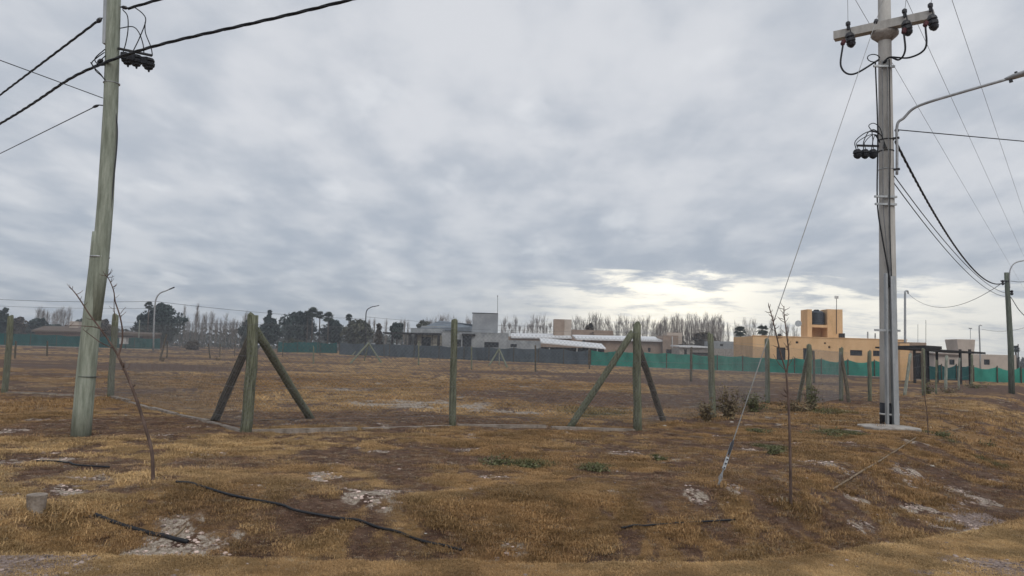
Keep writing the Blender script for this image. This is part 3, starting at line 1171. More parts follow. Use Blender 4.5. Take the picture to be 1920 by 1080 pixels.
cp = thing('utility_pole', 'tall pale concrete pole with a crossarm, black base band and galvanised conduits', 'utility pole', rb)
ZT = 11.2
MB().tube([rp(z) for z in (-.3, 2, 4, 6, 8, ZT)], [.197, .184, .171, .158, .146, .128], 20).build('shaft', concrete, cp, smooth=True)
zb1 = zrow(755)
MB().tube([rp(.0), rp(zb1)], [.200, .196], 20).build('black_band', black_paint, cp, smooth=True)
E = Vector((.804, -.595, 0))
N_ = Vector((.595, .804, 0))
zc_ = zrow(54)
MB().obox(rp(zc_) - E * .015 - N_ * .17 + Vector((0, 0, 0)), E, N_, (0, 0, 1), 1.04, .10, .095).build('crossarm', concrete, cp)
MB().lathe(rp(zc_ - .30), (0, 0, 1), [(0, .15), (.05, .20), (.13, .29), (.20, .30), (.205, .16)], 16).build('crossarm_collar', concrete_rough, cp, smooth=True)
# upper crossarm above the picture with its line insulators
zu = 10.5
MB().obox(rp(zu - .18), E, N_, (0, 0, 1), 1.25, .08, .07).build('crossarm', concrete, cp)
jp = []
for t_, (x_, y_) in zip((-.72, .46, .97), ((1597, 84), (1699, 62), (1745, 46))):
    c_ = rp(zc_ - .06) + E * t_ - N_ * .31
    co = MB()
    co.lathe(c_ + Vector((0, 0, .30)), (0.02, 0, -1), [(0, .02), (.03, .055), (.09, .055), (.12, .035), (.20, .035)], 9)
    co.lathe(c_ + Vector((.02, 0, .02)), (.16, -.05, -1), [(0, .06), (.05, .095), (.10, .110), (.125, .085), (.15, .112), (.21, .110), (.235, .085), (.26, .106), (.31, .09), (.36, .035)], 10)
    co.tube([c_ + Vector((0, -.04, .22)), c_ + Vector((.04, -.06, -.05))], .015, 5)
    f_ = co.build('fuse_cutout', porcelain, cp)
    s_ = -1 if t_ < 0 or t_ > .9 else -.4
    rc = c_ + Vector((.13 * s_, -.08, -.24 if t_ < .9 else -.21))
    MB().lathe(rc + Vector((0, 0, .05)), (.4 * s_, 0, -1), [(0, .03), (.02, .052), (.11, .052), (.14, .024)], 8).build('connector', redcap, f_)
    jp.append(rc + Vector((.03 * s_, 0, -.06)))
    MB().tube(hang(c_ + Vector((0, 0, .22)), rp(zu - .1) + E * (t_ * 1.1), .10, 10), .006, 4).build('riser_wire', wire_steel, cp)
zk = zrow(118)
hub = rp(zk, -.10, -.18)
hubr = rp(zk + .05, .10, -.18)
for k, (x2, y2) in enumerate((((1577, 125), (1600, 139)), ((1697, 95), (1686, 112)), ((1735, 90), (1705, 108)))):
    q = [jp[k], atY(*x2, jp[k].y), atY(*y2, (jp[k].y + hub.y) / 2)]
    q += [hub + Vector((-.02, 0, .03))] if k == 0 else [hubr, hub + Vector((.05 * k, 0, -.06))]
    MB().tube(curve(q, 8), .021, 6).build('jumper_lead', black_rubber, cp, smooth=True)
lp_ = [hub + Vector((-.16 + .14 * math.cos(w), -.02, .05 + .09 * math.sin(w))) for w in np.linspace(0, 6.0, 14)]
MB().tube(lp_, .012, 5).build('cable_loop', black_rubber, cp, smooth=True)
for z_, w_ in ((zrow(130), .24), (zrow(372), .25), (zrow(386), .24), (zrow(620), .28), (zrow(776), .205)):
    if w_ == .205:
        MB().lathe(rp(z_ - .018), (0, 0, 1), [(0, .206), (.036, .206)], 20).build('strap', white_line, cp, smooth=True)
    else:
        MB().obox(rp(z_, -.02, -.21), (1, 0, 0), (0, 1, 0), (0, 0, 1), w_, .025, .022).build('clamp_bar', galv, cp)
# power cables down the shaft
for k, (xo, xm, xe) in enumerate(((-.165, -.19, .02), (-.06, -.07, .04), (.05, .04, .06), (.085, .06, .075))):
    q = [rp(zk, xo if k else -.20, -.19), rp(zrow(250), xo, -.20), rp(zrow(380), xm, -.22), rp(zrow(450), (xm + xe) / 2 - .01, -.22), rp(zrow(515), xe, -.225), rp(zrow(540), xe + .01, -.22)]
    MB().tube(curve(q, 6), .012 if k else .016, 6).build('power_cable', black_rubber if k in (0, 3) else wire_steel, cp, smooth=True)
for xo, w_ in ((-.045, .020), (.125, .058)):
    z0, z1 = float(rb.z) - .05, zrow(520 if xo > 0 else 514)
    a, b = rp(z0, xo, -.225), rp(z1, xo * .75, -.20)
    cc = [Vector(q) for q in ((-w_, -.045, 0), (w_, -.045, 0), (w_, .06, 0), (-w_, .06, 0))]
    MB().hexa([a + q for q in cc] + [b + q for q in cc]).build('conduit', galv, cp)
# small fuse boxes on the left
za = zrow(275)
MB().obox(rp(za + .02, -.36, -.14), (1, 0, 0), (0, 1, 0), (0, 0, 1), .26, .022, .02).build('fuse_bracket', frame_dk, cp)
for k, x_ in enumerate((1607, 1621, 1636)):
    c_ = atY(x_, 287, RY - .16)
    fb = MB().lathe(c_ + Vector((0, 0, .08)), (.1, 0, -1), [(0, .06), (.03, .085), (.08, .098), (.10, .08), (.12, .095), (.17, .08), (.21, .03)], 10)
    fb.build('fuse_box', black_paint, cp)
    q = [c_ + Vector((-.02, 0, .08)), c_ + Vector((-.03 + .02 * k, 0, .28)), atY(1628 + 4 * k, 247 - 2 * k, RY - .17), rp(za + .22, -.10, -.20), rp(za - .1, -.05 + .03 * k, -.21)]
    MB().tube(curve(q, 7), .011, 5).build('jumper_lead', black_rubber, cp, smooth=True)
    q = [c_ + Vector((.03, 0, .08)), c_ + Vector((.01, 0, .25)), atY(1636 + 3 * k, 252, RY - .19), rp(za + .05, -.12, -.21)]
    MB().tube(curve(q, 7), .009, 5).build('jumper_lead', black_rubber, cp, smooth=True)
q = [atY(x_, y_, RY - .2) for x_, y_ in ((1656, 262), (1650, 240), (1638, 231), (1629, 236), (1636, 245), (1648, 246))]
MB().tube(curve(q, 6), .010, 5).build('cable_loop', black_rubber, cp, smooth=True)
for z_ in (zrow(263), zrow(284), zrow(318)):
    MB().lathe(rp(z_ - .012), (0, 0, 1), [(0, .166), (.024, .166)], 18).build('strap', frame_dk if z_ > zrow(300) else galv, cp, smooth=True)
# insulator blob on the service side
MB().lathe(rp(zrow(247), .18, -.05), (1, 0, 0), [(0, .02), (.02, .035), (.08, .035), (.1, .015)], 8).build('insulator', porcelain, cp)

sl0 = G(1668, 805)
sl = MB()
NS = 14
ring = []
for k in range(NS):
    w = 2 * math.pi * k / NS
    sq = 1 / max(abs(math.cos(w)), abs(math.sin(w))) ** .95
    ring.append((sl0.x + math.cos(w) * .56 * sq * random.uniform(.94, 1.05), sl0.y + .05 + math.sin(w) * .50 * sq * random.uniform(.92, 1.06)))
zt_ = float(ht(sl0.x, sl0.y)) + .055
sl.add([(x_, y_, zt_ - .3) for x_, y_ in ring] + [(x_, y_, zt_ - .012) for x_, y_ in ring] +
       [(sl0.x + (x_ - sl0.x) * .95, sl0.y + (y_ - sl0.y) * .95, zt_ + random.uniform(-.008, .008)) for x_, y_ in ring],
       [tuple(range(2 * NS, 3 * NS))] + [(k, (k + 1) % NS, NS + (k + 1) % NS, NS + k) for k in range(NS)] +
       [(NS + k, NS + (k + 1) % NS, 2 * NS + (k + 1) % NS, 2 * NS + k) for k in range(NS)])
tag(sl.build('concrete_footing', concrete_rough, None, sl0), 'rough pale concrete footing slab round the concrete pole', 'footing')

# street lamp bracketed to the concrete pole
za0, za1 = zrow(330), zrow(238)
l0 = rp(za0) + E * .20 + Vector((0, -.03, 0))
l1 = rp(za1) + E * .22 + Vector((0, -.03, 0))
lamp = thing('street_lamp', 'grey street lamp on a long curved arm fixed to the concrete pole', 'street lamp', l0)
q = [l0, l0.lerp(l1, .5), l1]
for x_, y_, t_ in ((1695, 221, .30), (1712, 204, .48), (1740, 192, .78), (1800, 174, 1.36), (1890, 148, 2.12)):
    q.append(atY(x_, y_, RY - .03 - .595 * t_))
MB().tube(curve(q, 6), .030, 10).build('arm', lamp_grey, lamp, smooth=True)
h0, h1 = q[-1], atY(1935, 134, RY - .03 - .595 * 2.55)
hd = (h1 - h0).normalized()
sd_ = hd.cross(Vector((0, 0, 1))).normalized()
hu = sd_.cross(hd)
hm = MB()
prof = [(-.06, .035, .03), (.02, .06, .045), (.10, .09, .055), (.35, .11, .06), (.60, .10, .045), (.68, .05, .02)]
vv, ff = [], []
for d_, w_, t_ in prof:
    for k in range(12):
        an = 2 * math.pi * k / 12
        vv.append(h0 + hd * d_ + sd_ * math.cos(an) * w_ + hu * (math.sin(an) * t_ + .01))
for k in range(len(prof) - 1):
    for s in range(12):
        s2 = (s + 1) % 12
        ff.append((k * 12 + s, k * 12 + s2, (k + 1) * 12 + s2, (k + 1) * 12 + s))
ff += [tuple(range(12))[::-1], tuple(range((len(prof) - 1) * 12, len(prof) * 12))]
hm.add(vv, ff).build('lamp_head', lamp_grey, lamp, smooth=True)
MB().lathe(h0 + hd * .16 + hu * .05, hu, [(0, .03), (.05, .03), (.055, .01)], 8).build('photocell', black_paint, lamp)
MB().obox(h0 + hd * .04 - hu * .06, hd, sd_, hu, .035, .03, .03).build('cable_gland', porcelain, lamp)
for z_ in (zrow(262), zrow(320)):
    MB().obox(rp(z_) + E * .18 + Vector((0, -.03, 0)), E, N_, (0, 0, 1), .08, .03, .02).build('bracket', frame_dk, lamp)

# guy wire and its anchor
ga_ = G(1345, 914)
gtop = rp(9.9)
gu = (gtop - ga_).normalized()
gy = thing('guy_wire', 'steel guy wire slanting from the concrete pole to a ground anchor', 'guy wire', ga_)
MB().tube([ga_ + gu * .55, gtop], .0065, 6).build('wire', bright_wire, gy, smooth=True)
MB().tube([ga_ - gu * .1, ga_ + gu * .30], .009, 6).build('anchor_rod', wire_steel, gy)
sx = gu.cross(Vector((0, 1, 0))).normalized()
MB().obox(ga_ + gu * .33, sx, gu, sx.cross(gu), .016, .085, .008).build('clamp_plate', galv, gy)
for k in (-.06, .0, .06):
    MB().lathe(ga_ + gu * (.33 + k) - Vector((0, .028, 0)), (0, 1, 0), [(0, .008), (.02, .009)], 6).build('bolt', porcelain, gy)
MB().tube([ga_ + gu * .46, ga_ + gu * .50, ga_ + gu * .62, ga_ + gu * .66], [.01, .018, .018, .01], 6).build('wire_clip', porcelain, gy)
for s in (-1, 1):
    MB().tube([ga_ + gu * .42 + sx * .014 * s, ga_ + gu * .62 + sx * .014 * s], .006, 5).build('loop_wire', wire_steel, gy)
    MB().tube([ga_ - Vector((0, 0, .03)) + Vector((.035 * s, 0, 0)), ga_ + gu * .12 + sx * .02 * s, ga_ + gu * .22], .005, 5).build('anchor_strand', wire_steel, gy)
dd = (gtop - ga_).length
ti = (atY(1620, 18, 15.2).z - ga_.z) / gu.z
MB().lathe(ga_ + gu * (ti - .08), gu, [(0, .015), (.03, .045), (.08, .03), (.13, .045), (.16, .015)], 8).build('insulator', porcelain, gy)

# lines to the right
for k, (A_, B_, nm) in enumerate((((1785, 0), (1920, 400), 'outermost thin power line crossing the top right corner'),
                                  ((1700, 0), (1915, 470), 'middle thin power line descending behind the street lamp arm'),
                                  ((1680, 130), (1890, 490), 'thin power line descending nearest the concrete pole'))):
    a, b = atZ(*A_, zu + .1), atZ(*B_, zu + .1)
    u = (b - a).normalized()
    a2 = a - u * ((a - rp(zu)).dot(u))
    cable(nm, [a2, a, b, b + u * 60], .0065, wire_steel)

# far right pole with its lamp
fb_ = G(1897, 738)
fy = fb_.y
fp = thing('utility_pole', 'old greenish timber pole with a curved lamp arm at the right edge', 'utility pole', fb_)
MB().tube([fb_ - Vector((0, 0, .2)), atY(1895, 650, fy), atY(1890, 560, fy), atY(1887, 511, fy)], [.15, .14, .125, .11], 12).build('shaft', pole_dark, fp, smooth=True)
ft = atY(1887, 513, fy)
q = [atY(x_, y_, fy - .1) for x_, y_ in ((1893, 540), (1893, 512), (1898, 498), (1908, 491), (1930, 487), (1960, 482))]
MB().tube(curve(q, 6), .035, 7).build('lamp_arm', lamp_grey, fp, smooth=True)
MB().obox(atY(1966, 481, fy - .1), (1, 0, .1), (0, 1, 0), (0, 0, 1), .30, .12, .05).build('lamp_head', lamp_grey, fp)
for x_, y_ in ((1880, 530), (1897, 549)):
    MB().lathe(atY(x_, y_ - 5, fy - .12), (0, 0, -1), [(0, .03), (.05, .08), (.14, .05), (.2, .09), (.28, .03)], 8).build('insulator', porcelain, fp)
MB().obox(atY(1884, 527, fy - .1), (1, 0, 0), (0, 1, 0), (0, 0, 1), .22, .03, .03).build('bracket', frame_dk, fp)
e1, e2, e3 = atY(1877, 532, fy), atY(1884, 549, fy), atY(1884, 556, fy)
cable('thick black twisted cable sagging from the concrete pole to the far timber pole', [rp(zrow(268), .19, -.05), e1], .026, twist=True, sag=.95)
cable('upper of two thin service wires below the thick sagging cable', [rp(zrow(332), .16, -.05), e2], .012, wire_dark, sag=.50)
cable('lower of two thin service wires below the thick sagging cable', [rp(zrow(345), .15, -.05), e3], .012, wire_dark, sag=.55)
a, b = rp(zrow(246), .2, -.05), atY(1920, 265, RY + 1.5)
cable('black cable running level to the right just under the lamp arm', [a, b, b + (b - a) * 2], .013)
a = atY(1895, 557, fy)
cable('pair cable dropping right from the far timber pole', [a, atY(1921, 592, fy - 1.0), atY(1990, 640, fy - 4)], .02, wire_dark)
a = atY(1895, 527, fy)
cable('thin cable leaving the far timber pole at the right edge', [a, atY(1922, 528, fy - 1.0), atY(2000, 515, fy - 4)], .014, wire_dark)

# ------------------------------------------------------------------ saplings, hoses and small things in front


def sapling(label, base_px, limbs, Y=None):
    b = G(*base_px)
    y0 = b.y
    t = thing('sapling', label, 'sapling', b)
    for k, (pts, ra, rb_, tw) in enumerate(limbs):
        rr = random.Random(k + base_px[0])
        q = []
        for j_, (x_, y_) in enumerate(pts):
            dy_ = 0 if k == 0 else .10 * math.sin(k * 2.1) * j_ / max(1, len(pts) - 1)
            q.append(atY(x_, y_, y0 + dy_))
        if k == 0:
            q[0] = b - Vector((0, 0, .06))
        cq = curve(q, 7)
        n = len(cq)
        mb = MB().tube(cq, [ra + (rb_ - ra) * i_ / (n - 1) * 1.0 for i_ in range(n)], 7)
        for _ in range(tw):
            i_ = rr.randrange(n // 5, n)
            d_ = Vector((rr.uniform(-1, 1), rr.uniform(-.6, .6), rr.uniform(.0, .8))).normalized()
            L = rr.uniform(.03, .085)
            mb.tube([cq[i_], cq[i_] + d_ * L * .6, cq[i_] + d_ * L + Vector((0, 0, .01))], [rb_ * .8, rb_ * .7, rb_ * .4], 4)
        mb.build('trunk' if k == 0 else 'branch', bark, t, smooth=True)
    return t


sapling('bare curved sapling leaning left in front of the green timber pole', (288, 902), [
    (((288, 902), (285, 850), (272, 800), (258, 755), (243, 715), (232, 690), (222, 668)), .0185, .0125, 2),
    (((222, 668), (205, 640), (185, 612), (168, 590), (150, 562), (139, 547), (130, 538)), .0105, .0045, 10),
    (((186, 616), (176, 613), (150, 611), (122, 611)), .006, .003, 4),
    (((210, 652), (190, 643), (172, 630), (156, 618)), .006, .003, 2),
    (((222, 668), (229, 640), (229, 615), (224, 590), (216, 565), (213, 545), (205, 525), (197, 515)), .0095, .004, 14),
    (((200, 519), (206, 512), (210, 504)), .004, .002, 0),
    (((216, 600), (214, 580), (214, 560)), .005, .003, 3),
    (((228, 693), (240, 690), (243, 682)), .005, .003, 0),
    (((226, 588), (231, 581), (236, 576)), .003, .002, 0)])
sapling('upright forked bare sapling in front of the ochre house', (1483, 952), [
    (((1483, 952), (1482, 890), (1481, 830), (1479, 770), (1477, 735), (1474, 698)), .0165, .0105, 2),
    (((1474, 698), (1463, 660), (1456, 630), (1449, 600), (1444, 582), (1441, 573)), .009, .0045, 24),
    (((1475, 700), (1479, 665), (1476, 635), (1472, 605), (1470, 588), (1470, 574)), .009, .004, 24),
    (((1470, 692), (1458, 678), (1450, 664)), .004, .002, 2),
    (((1476, 690), (1484, 676), (1488, 668)), .004, .002, 2)])
sapling('thin bare stick of a sapling beside the concrete footing', (1741, 816), [
    (((1741, 816), (1738, 775), (1733, 735), (1731, 690), (1729, 655)), .010, .005, 6)])


def lying(name, label, cat, pix, r, m, lift=.5, n=7):
    q = [G(x_, y_) + Vector((0, 0, r * lift)) for x_, y_ in pix]
    for i_ in range(1, len(q) - 1):
        if cat == 'hose':
            q[i_] += Vector((0, random.uniform(-.07, .07), 0))
    cq = curve(q, 8)
    cq = [Vector((p.x, p.y, max(p.z, float(ht(p.x, p.y)) + r * lift * .8))) for p in cq]
    return tag(MB().tube(cq, r, n).build(name, m, None, q[0], smooth=True), label, cat)


lying('black_hose', 'long black hose running down the bank to the ditch at the bottom', 'hose',
      [(330, 908), (360, 915), (440, 932), (525, 952), (560, 961), (640, 982), (720, 1003), (790, 1021), (866, 1037)], .012, black_hose_m, 2.0)
lying('black_hose', 'short black hose lying on the grass left of the curved sapling', 'hose', [(68, 868), (110, 871), (150, 876), (205, 880)], .010, black_hose_m, 2.4)
lying('black_hose', 'thin black hose half buried in the grass right of centre', 'hose', [(1165, 996), (1220, 991), (1280, 986), (1330, 984), (1378, 980)], .009, black_hose_m, 2.6)
lying('drain_pipe', 'thick black drain pipe lying at the foot of the pale bank', 'pipe', [(178, 970), (230, 988), (290, 1006), (352, 1020)], .019, black_hose_m, .7, 10)
lying('stick', 'pale stick leaning on the black drain pipe', 'stick', [(322, 1012), (335, 1002), (348, 990)], .009, tan_pole, 1.2)
lying('timber_rail', 'long tan timber rail lying on the slope below the concrete footing', 'timber', [(1562, 920), (1610, 890), (1660, 860), (1718, 822)], .013, tan_pole, 1.2, 8)
lying('timber_rail', 'thin pale stick lying behind the concrete footing', 'timber', [(1745, 818), (1785, 808), (1812, 802)], .012, tan_pole, .9, 6)

sb = G(67, 962)
k_ = sb.y / F
st = MB()
rt, rb2, hh = 17.5 * k_, 14.5 * k_, 32 * k_
st.lathe(sb - Vector((0, 0, .05)), (0, 0, 1), [(0, rb2), (.05, rb2), (hh * .8 + .05, rt * .95), (hh + .05, rt), (hh + .055, rt * .93)], 14)
tag(st.build('concrete_marker', soil_beam, None, sb, smooth=False), 'short tapered grey concrete stub in the grass at lower left', 'marker')


def stone(label, px_, w_, m=stone_w, h=.5):
    p = G(*px_)
    s = w_ * p.y / F
    v, f = rock(px_[0])
    mb = MB().add([(p.x + a * s, p.y + b * s * .8, p.z + c * s * h * 1.4 + s * .1) for a, b, c in v], f)
    return tag(mb.build('stone', m, None, p), label, 'stone')


stone('white stone on the slope between timber rail and gravel', (1747, 875), 6)
stone('small white lump at the foot of the dark brace by the corner post', (1246, 799), 4)
stone('small pale stone under the hose on the bank', (798, 1003), 3)
stone('pale stone on the dry grass near the guy anchor', (1372, 792), 4)
stone('pale stone in the gravel at the right edge', (1815, 1049), 5, h=.3)


# ------------------------------------------------------------------ shrubs and weeds by the fence


def shrub(label, px_, w_, h_, nleaf, m, seed, name='shrub', leaf=.035):
    rr = random.Random(seed)
    b = G(*px_)
    k = b.y / F
    W, H = w_ * k / 2, h_ * k
    t = thing(name, label, 'shrub' if name == 'shrub' else 'weed', b)
    st_, lf = MB(), MB()
    for s in range(22 if name == 'shrub' else 5):
        a = rr.uniform(0, 6.28)
        e = b + Vector((math.cos(a) * W * rr.uniform(.2, 1.15), math.sin(a) * W * rr.uniform(.2, .9), H * rr.uniform(.35, 1.)))
        m_ = b.lerp(e, .5) + Vector((rr.uniform(-1, 1), rr.uniform(-1, 1), 0)) * W * .15
        st_.tube([b - Vector((0, 0, .03)), m_, e], [.007, .005, .002], 4)
        for _ in range(nleaf // (48 if name == 'shrub' else 9)):
            q = (b.lerp(m_, rr.random()) if rr.random() < .5 else m_.lerp(e, rr.random() ** 1.5)) + Vector((rr.gauss(0, 1), rr.gauss(0, 1), rr.gauss(0, .6))) * W * (.16 if name == 'shrub' else .22)
            if q.z < b.z + .01:
                q.z = b.z + .02
            u = Vector((rr.uniform(-1, 1), rr.uniform(-1, 1), rr.uniform(-.6, .8))).normalized()
            v = u.cross(Vector((rr.uniform(-1, 1), rr.uniform(-1, 1), rr.uniform(-1, 1)))).normalized()
            s_ = leaf * rr.uniform(.6, 1.4)
            lf.add([q - u * s_, q + v * s_ * .45, q + u * s_, q - v * s_ * .45], [(0, 1, 2, 3)])
    st_.build('stem', bark, t)
    lf.build('foliage', m, t)
    return t


shrub('straggly dry brown shrub right of the post next to the braced corner', (1368, 785), 66, 66, 1900, leaf_shrub, 1)
shrub('greenish shrub at the foot of the second post behind the corner', (1415, 772), 50, 40, 1700, leaf_weed, 2)
shrub('olive shrub at the foot of the post with the pale leaning brace', (1523, 770), 34, 54, 1300, leaf_weed, 3)
shrub('low brown shrub left of the post with the pale leaning brace', (1495, 772), 74, 26, 1300, leaf_shrub, 4)
shrub('dry shrub just left of the fence post behind the corner', (1325, 790), 38, 44, 1000, leaf_shrub, 14)
shrub('green shrub right of the concrete pole by the fence posts', (1742, 739), 26, 32, 450, leaf_weed, 5, leaf=.05)
shrub('broad dry shrub on the right between fence and carport', (1780, 737), 56, 16, 500, leaf_shrub, 6, leaf=.05)
shrub('low green shrub in front of the carport at far right', (1830, 728), 60, 11, 400, leaf_weed, 7, leaf=.06)
shrub('small dark weed clump in the field by the slanting dark stake', (305, 678), 14, 12, 150, leaf_shrub, 8, leaf=.06)
shrub('small dark weed clump in the golden field left of the braced post', (408, 676), 16, 7, 150, leaf_shrub, 9, leaf=.06)
for k, (x_, y_, w_, h_, lab) in enumerate((
        (935, 874, 75, 13, 'low green weed patch in the grass below the lone middle post'),
        (990, 877, 60, 11, 'right half of the green weed patch below the middle post'),
        (1118, 884, 56, 11, 'small green weed patch left of the dark weed knot'),
        (1237, 864, 24, 10, 'dark green weed knot in dry grass below the corner post'),
        (1450, 852, 44, 14, 'dark green weed clump left of the forked sapling trunk'),
        (1428, 813, 44, 8, 'flat green weeds behind the guy wire'),
        (1570, 818, 92, 11, 'broad green weed patch left of the concrete footing'),
        (1765, 818, 44, 9, 'green weeds right of the concrete footing'),
        (1850, 838, 40, 9, 'dark weeds at the right edge of the slope'),
        (1545, 777, 60, 10, 'green weeds under the post with the pale leaning brace'))):
    shrub(lab, (x_, y_), w_, h_, 420, leaf_weed, 20 + k, 'weed_clump', .022)

# ------------------------------------------------------------------ houses


def bx(x, y, D):
    p = atY(x, y, D)
    return p.x, p.z


def gz(X, Y):
    return float(ht(X, Y))


def wall_block(parent, D, x0, x1, yt, depth, m, openings=(), name='wall', zb=None, cope=None, yt2=None):
    """Box with recessed openings in its front; openings given as photo pixels (x0, y0, x1, y1, kind)."""
    xm = (x0 + x1) / 2
    X0, X1 = bx(x0, yt, D)[0], bx(x1, yt, D)[0]
    Z1 = bx(xm, yt, D)[1]
    Z0 = (gz((X0 + X1) / 2, D) - .3) if zb is None else zb
    ops = []
    for a, b, c_, d_, kind in openings:
        ya = (b + d_) / 2
        oz1, oz0 = bx((a + c_) / 2, b, D)[1], bx((a + c_) / 2, d_, D)[1]
        ops.append([bx(a, ya, D)[0], max(oz0, Z0 + .31 if zb is None else Z0 + .05), bx(c_, ya, D)[0], min(oz1, Z1 - .1), kind])
    xs = sorted({X0, X1, *[o[0] for o in ops], *[o[2] for o in ops]})
    zs = sorted({Z0, Z1, *[o[1] for o in ops], *[o[3] for o in ops]})
    mb = MB()
    for xa, xb in zip(xs, xs[1:]):
        for za_, zb_ in zip(zs, zs[1:]):
            cx, cz = (xa + xb) / 2, (za_ + zb_) / 2
            if any(o[0] < cx < o[2] and o[1] < cz < o[3] for o in ops):
                continue
            mb.add([(xa, D, za_), (xb, D, za_), (xb, D, zb_), (xa, D, zb_)], [(0, 1, 2, 3)])
    Yb = D + depth
    mb.add([(X0, D, Z0), (X0, Yb, Z0), (X0, Yb, Z1), (X0, D, Z1)], [(1, 0, 3, 2)])
    mb.add([(X1, D, Z0), (X1, Yb, Z0), (X1, Yb, Z1), (X1, D, Z1)], [(0, 1, 2, 3)])
    mb.add([(X0, Yb, Z0), (X1, Yb, Z0), (X1, Yb, Z1), (X0, Yb, Z1)], [(1, 0, 3, 2)])
    mb.add([(X0, D, Z1), (X1, D, Z1), (X1, Yb, Z1), (X0, Yb, Z1)], [(0, 1, 2, 3)])
    rec = .16
    for o in ops:
        a, b, c_, d_ = o[:4]
        q = [(a, b), (c_, b), (c_, d_), (a, d_)]
        for k in range(4):
            (u0_, w0), (u1, w1) = q[k], q[(k + 1) % 4]
            mb.add([(u0_, D, w0), (u1, D, w1), (u1, D + rec, w1), (u0_, D + rec, w0)], [(3, 2, 1, 0)])
    w = mb.build(name, m, parent)
    for a, b, c_, d_, kind in ops:
        yb_ = D + rec - .02
        fr_ = MB()
        t = min(.07, (c_ - a) * .14)
        fr_.box((a, yb_ - .03, b), (a + t, yb_ + .03, d_)).box((c_ - t, yb_ - .03, b), (c_, yb_ + .03, d_))
        fr_.box((a + t, yb_ - .03, d_ - t), (c_ - t, yb_ + .03, d_)).box((a + t, yb_ - .03, b), (c_ - t, yb_ + .03, b + t))
        if kind == 'window' and c_ - a > .9:
            xm_ = (a + c_) / 2
            fr_.box((xm_ - t / 2, yb_ - .025, b + t), (xm_ + t / 2, yb_ + .025, d_ - t))
        pane = MB().box((a + t * .5, yb_ + .005, b + t * .5), (c_ - t * .5, yb_ + .015, d_ - t * .5))
        if kind == 'vent':
            pane.build('vent', frame_dk, parent)
            continue
        o_ = pane.build(kind, glass, parent)
        fr_.build('frame', frame_dk, o_)
    if cope:
        MB().box((X0 - .06, D - .06, Z1 + .002), (X1 + .06, D + .22, Z1 + .09)).build('coping', cope, parent)
    return w


def slab(parent, name, m, D, pix, thick, depth, dz_back=0.0, lap=.0):
    """Roof sheet whose front edge runs between two photo points; rises dz_back to the rear."""
    (xa, ya), (xb, yb) = pix
    X0, Z0 = bx(xa, ya, D)
    X1, Z1 = bx(xb, yb, D)
    f, b = D - lap, D + depth
    return MB().hexa([(X0, f, Z0 - thick), (X1, f, Z1 - thick), (X1, b, Z1 - thick + dz_back), (X0, b, Z0 - thick + dz_back),
                      (X0, f, Z0), (X1, f, Z1), (X1, b, Z1 + dz_back), (X0, b, Z0 + dz_back)]).build(name, m, parent)


def pbox(parent, name, m, D, x0, y0, x1, y1, depth, zb=None):
    X0, Z1 = bx(x0, (y0 + y1) / 2, D)[0], bx((x0 + x1) / 2, y0, D)[1]
    X1, Z0 = bx(x1, (y0 + y1) / 2, D)[0], bx((x0 + x1) / 2, y1, D)[1]
    return MB().box((X0, D, Z0 if zb is None else zb), (X1, D + depth, Z1)).build(name, m, parent)


def mast(parent, name, m, D, x, ya, yb, r, tip=None):
    a, b = atY(x, yb, D), atY(x, ya, D)
    o = MB().tube([a, b], r, 6).build(name, m, parent)
    if tip:
        w_, h_, mm = tip
        MB().obox(b + Vector((0, 0, h_)), (1, 0, 0), (0, 1, 0), (0, 0, 1), w_, .06, h_).build('panel', mm, o)
    return o


def house(label, D, x, name='house', cat='house'):
    X = bx(x, 660, D)[0]
    return thing(name, label, cat, (X, D, gz(X, D)))


# --- ochre house with the tank tower
D = 88
hy = house('ochre flat roofed house with a water tank tower behind green shade cloth', D, 1530)
wall_block(hy, D, 1411.5, 1700, 634, 7.6, yellow, [
    (1456, 651.5, 1473, 690, 'door'), (1506, 653, 1523, 690, 'door'), (1594, 656.5, 1617, 667, 'window'), (1637, 657.5, 1652, 668, 'window'),
    (1492, 640, 1497, 644, 'vent'), (1545, 642, 1549, 645, 'vent'), (1553, 649, 1557, 653, 'vent')], cope=yellow)
Dt = D + 3.2
zr = bx(1540, 636, D)[1] - .4
tower = pbox(hy, 'tower', yellow, Dt, 1514, 580, 1522.5, 636, 2.1, zr)
pbox(hy, 'tower', yellow, Dt, 1551.5, 580, 1580, 636, 2.1, zr)
pbox(hy, 'tower_shelf', yellow, Dt + .03, 1522.6, 609, 1551.4, 614, 2.0)
pbox(hy, 'tower_back', yellow, Dt + 1.9, 1522, 609, 1552, 640, .15, zr)
tk = bx(1537, 609, Dt)
r_ = (bx(1551.5, 595, Dt)[0] - bx(1522.5, 595, Dt)[0]) / 2 - .05
tz0, tz1 = tk[1] + .004, bx(1537, 580, Dt)[1]
Ht = tz1 - tz0
tc_ = Vector((bx(1537, 590, Dt)[0], Dt + .98, tz0))
wt_ = thing('water_tank', 'dark ribbed plastic water tank in the ochre tower notch', 'water tank', tc_)
pr = [(0, r_)]
for k in range(5):
    pr += [(Ht * (.08 + .14 * k), r_), (Ht * (.10 + .14 * k), r_ * .975), (Ht * (.13 + .14 * k), r_ * .975), (Ht * (.15 + .14 * k), r_)]
pr += [(Ht * .80, r_), (Ht * .90, r_ * .75), (Ht * .93, r_ * .40)]
MB().lathe(tc_, (0, 0, 1), pr, 20).build('body', tank_m, wt_, smooth=True)
MB().lathe(tc_ + Vector((0, 0, Ht * .93)), (0, 0, 1), [(0, r_ * .38), (.08, r_ * .40), (.14, r_ * .30), (.16, .05)], 14).build('lid', black_paint, wt_, smooth=True)
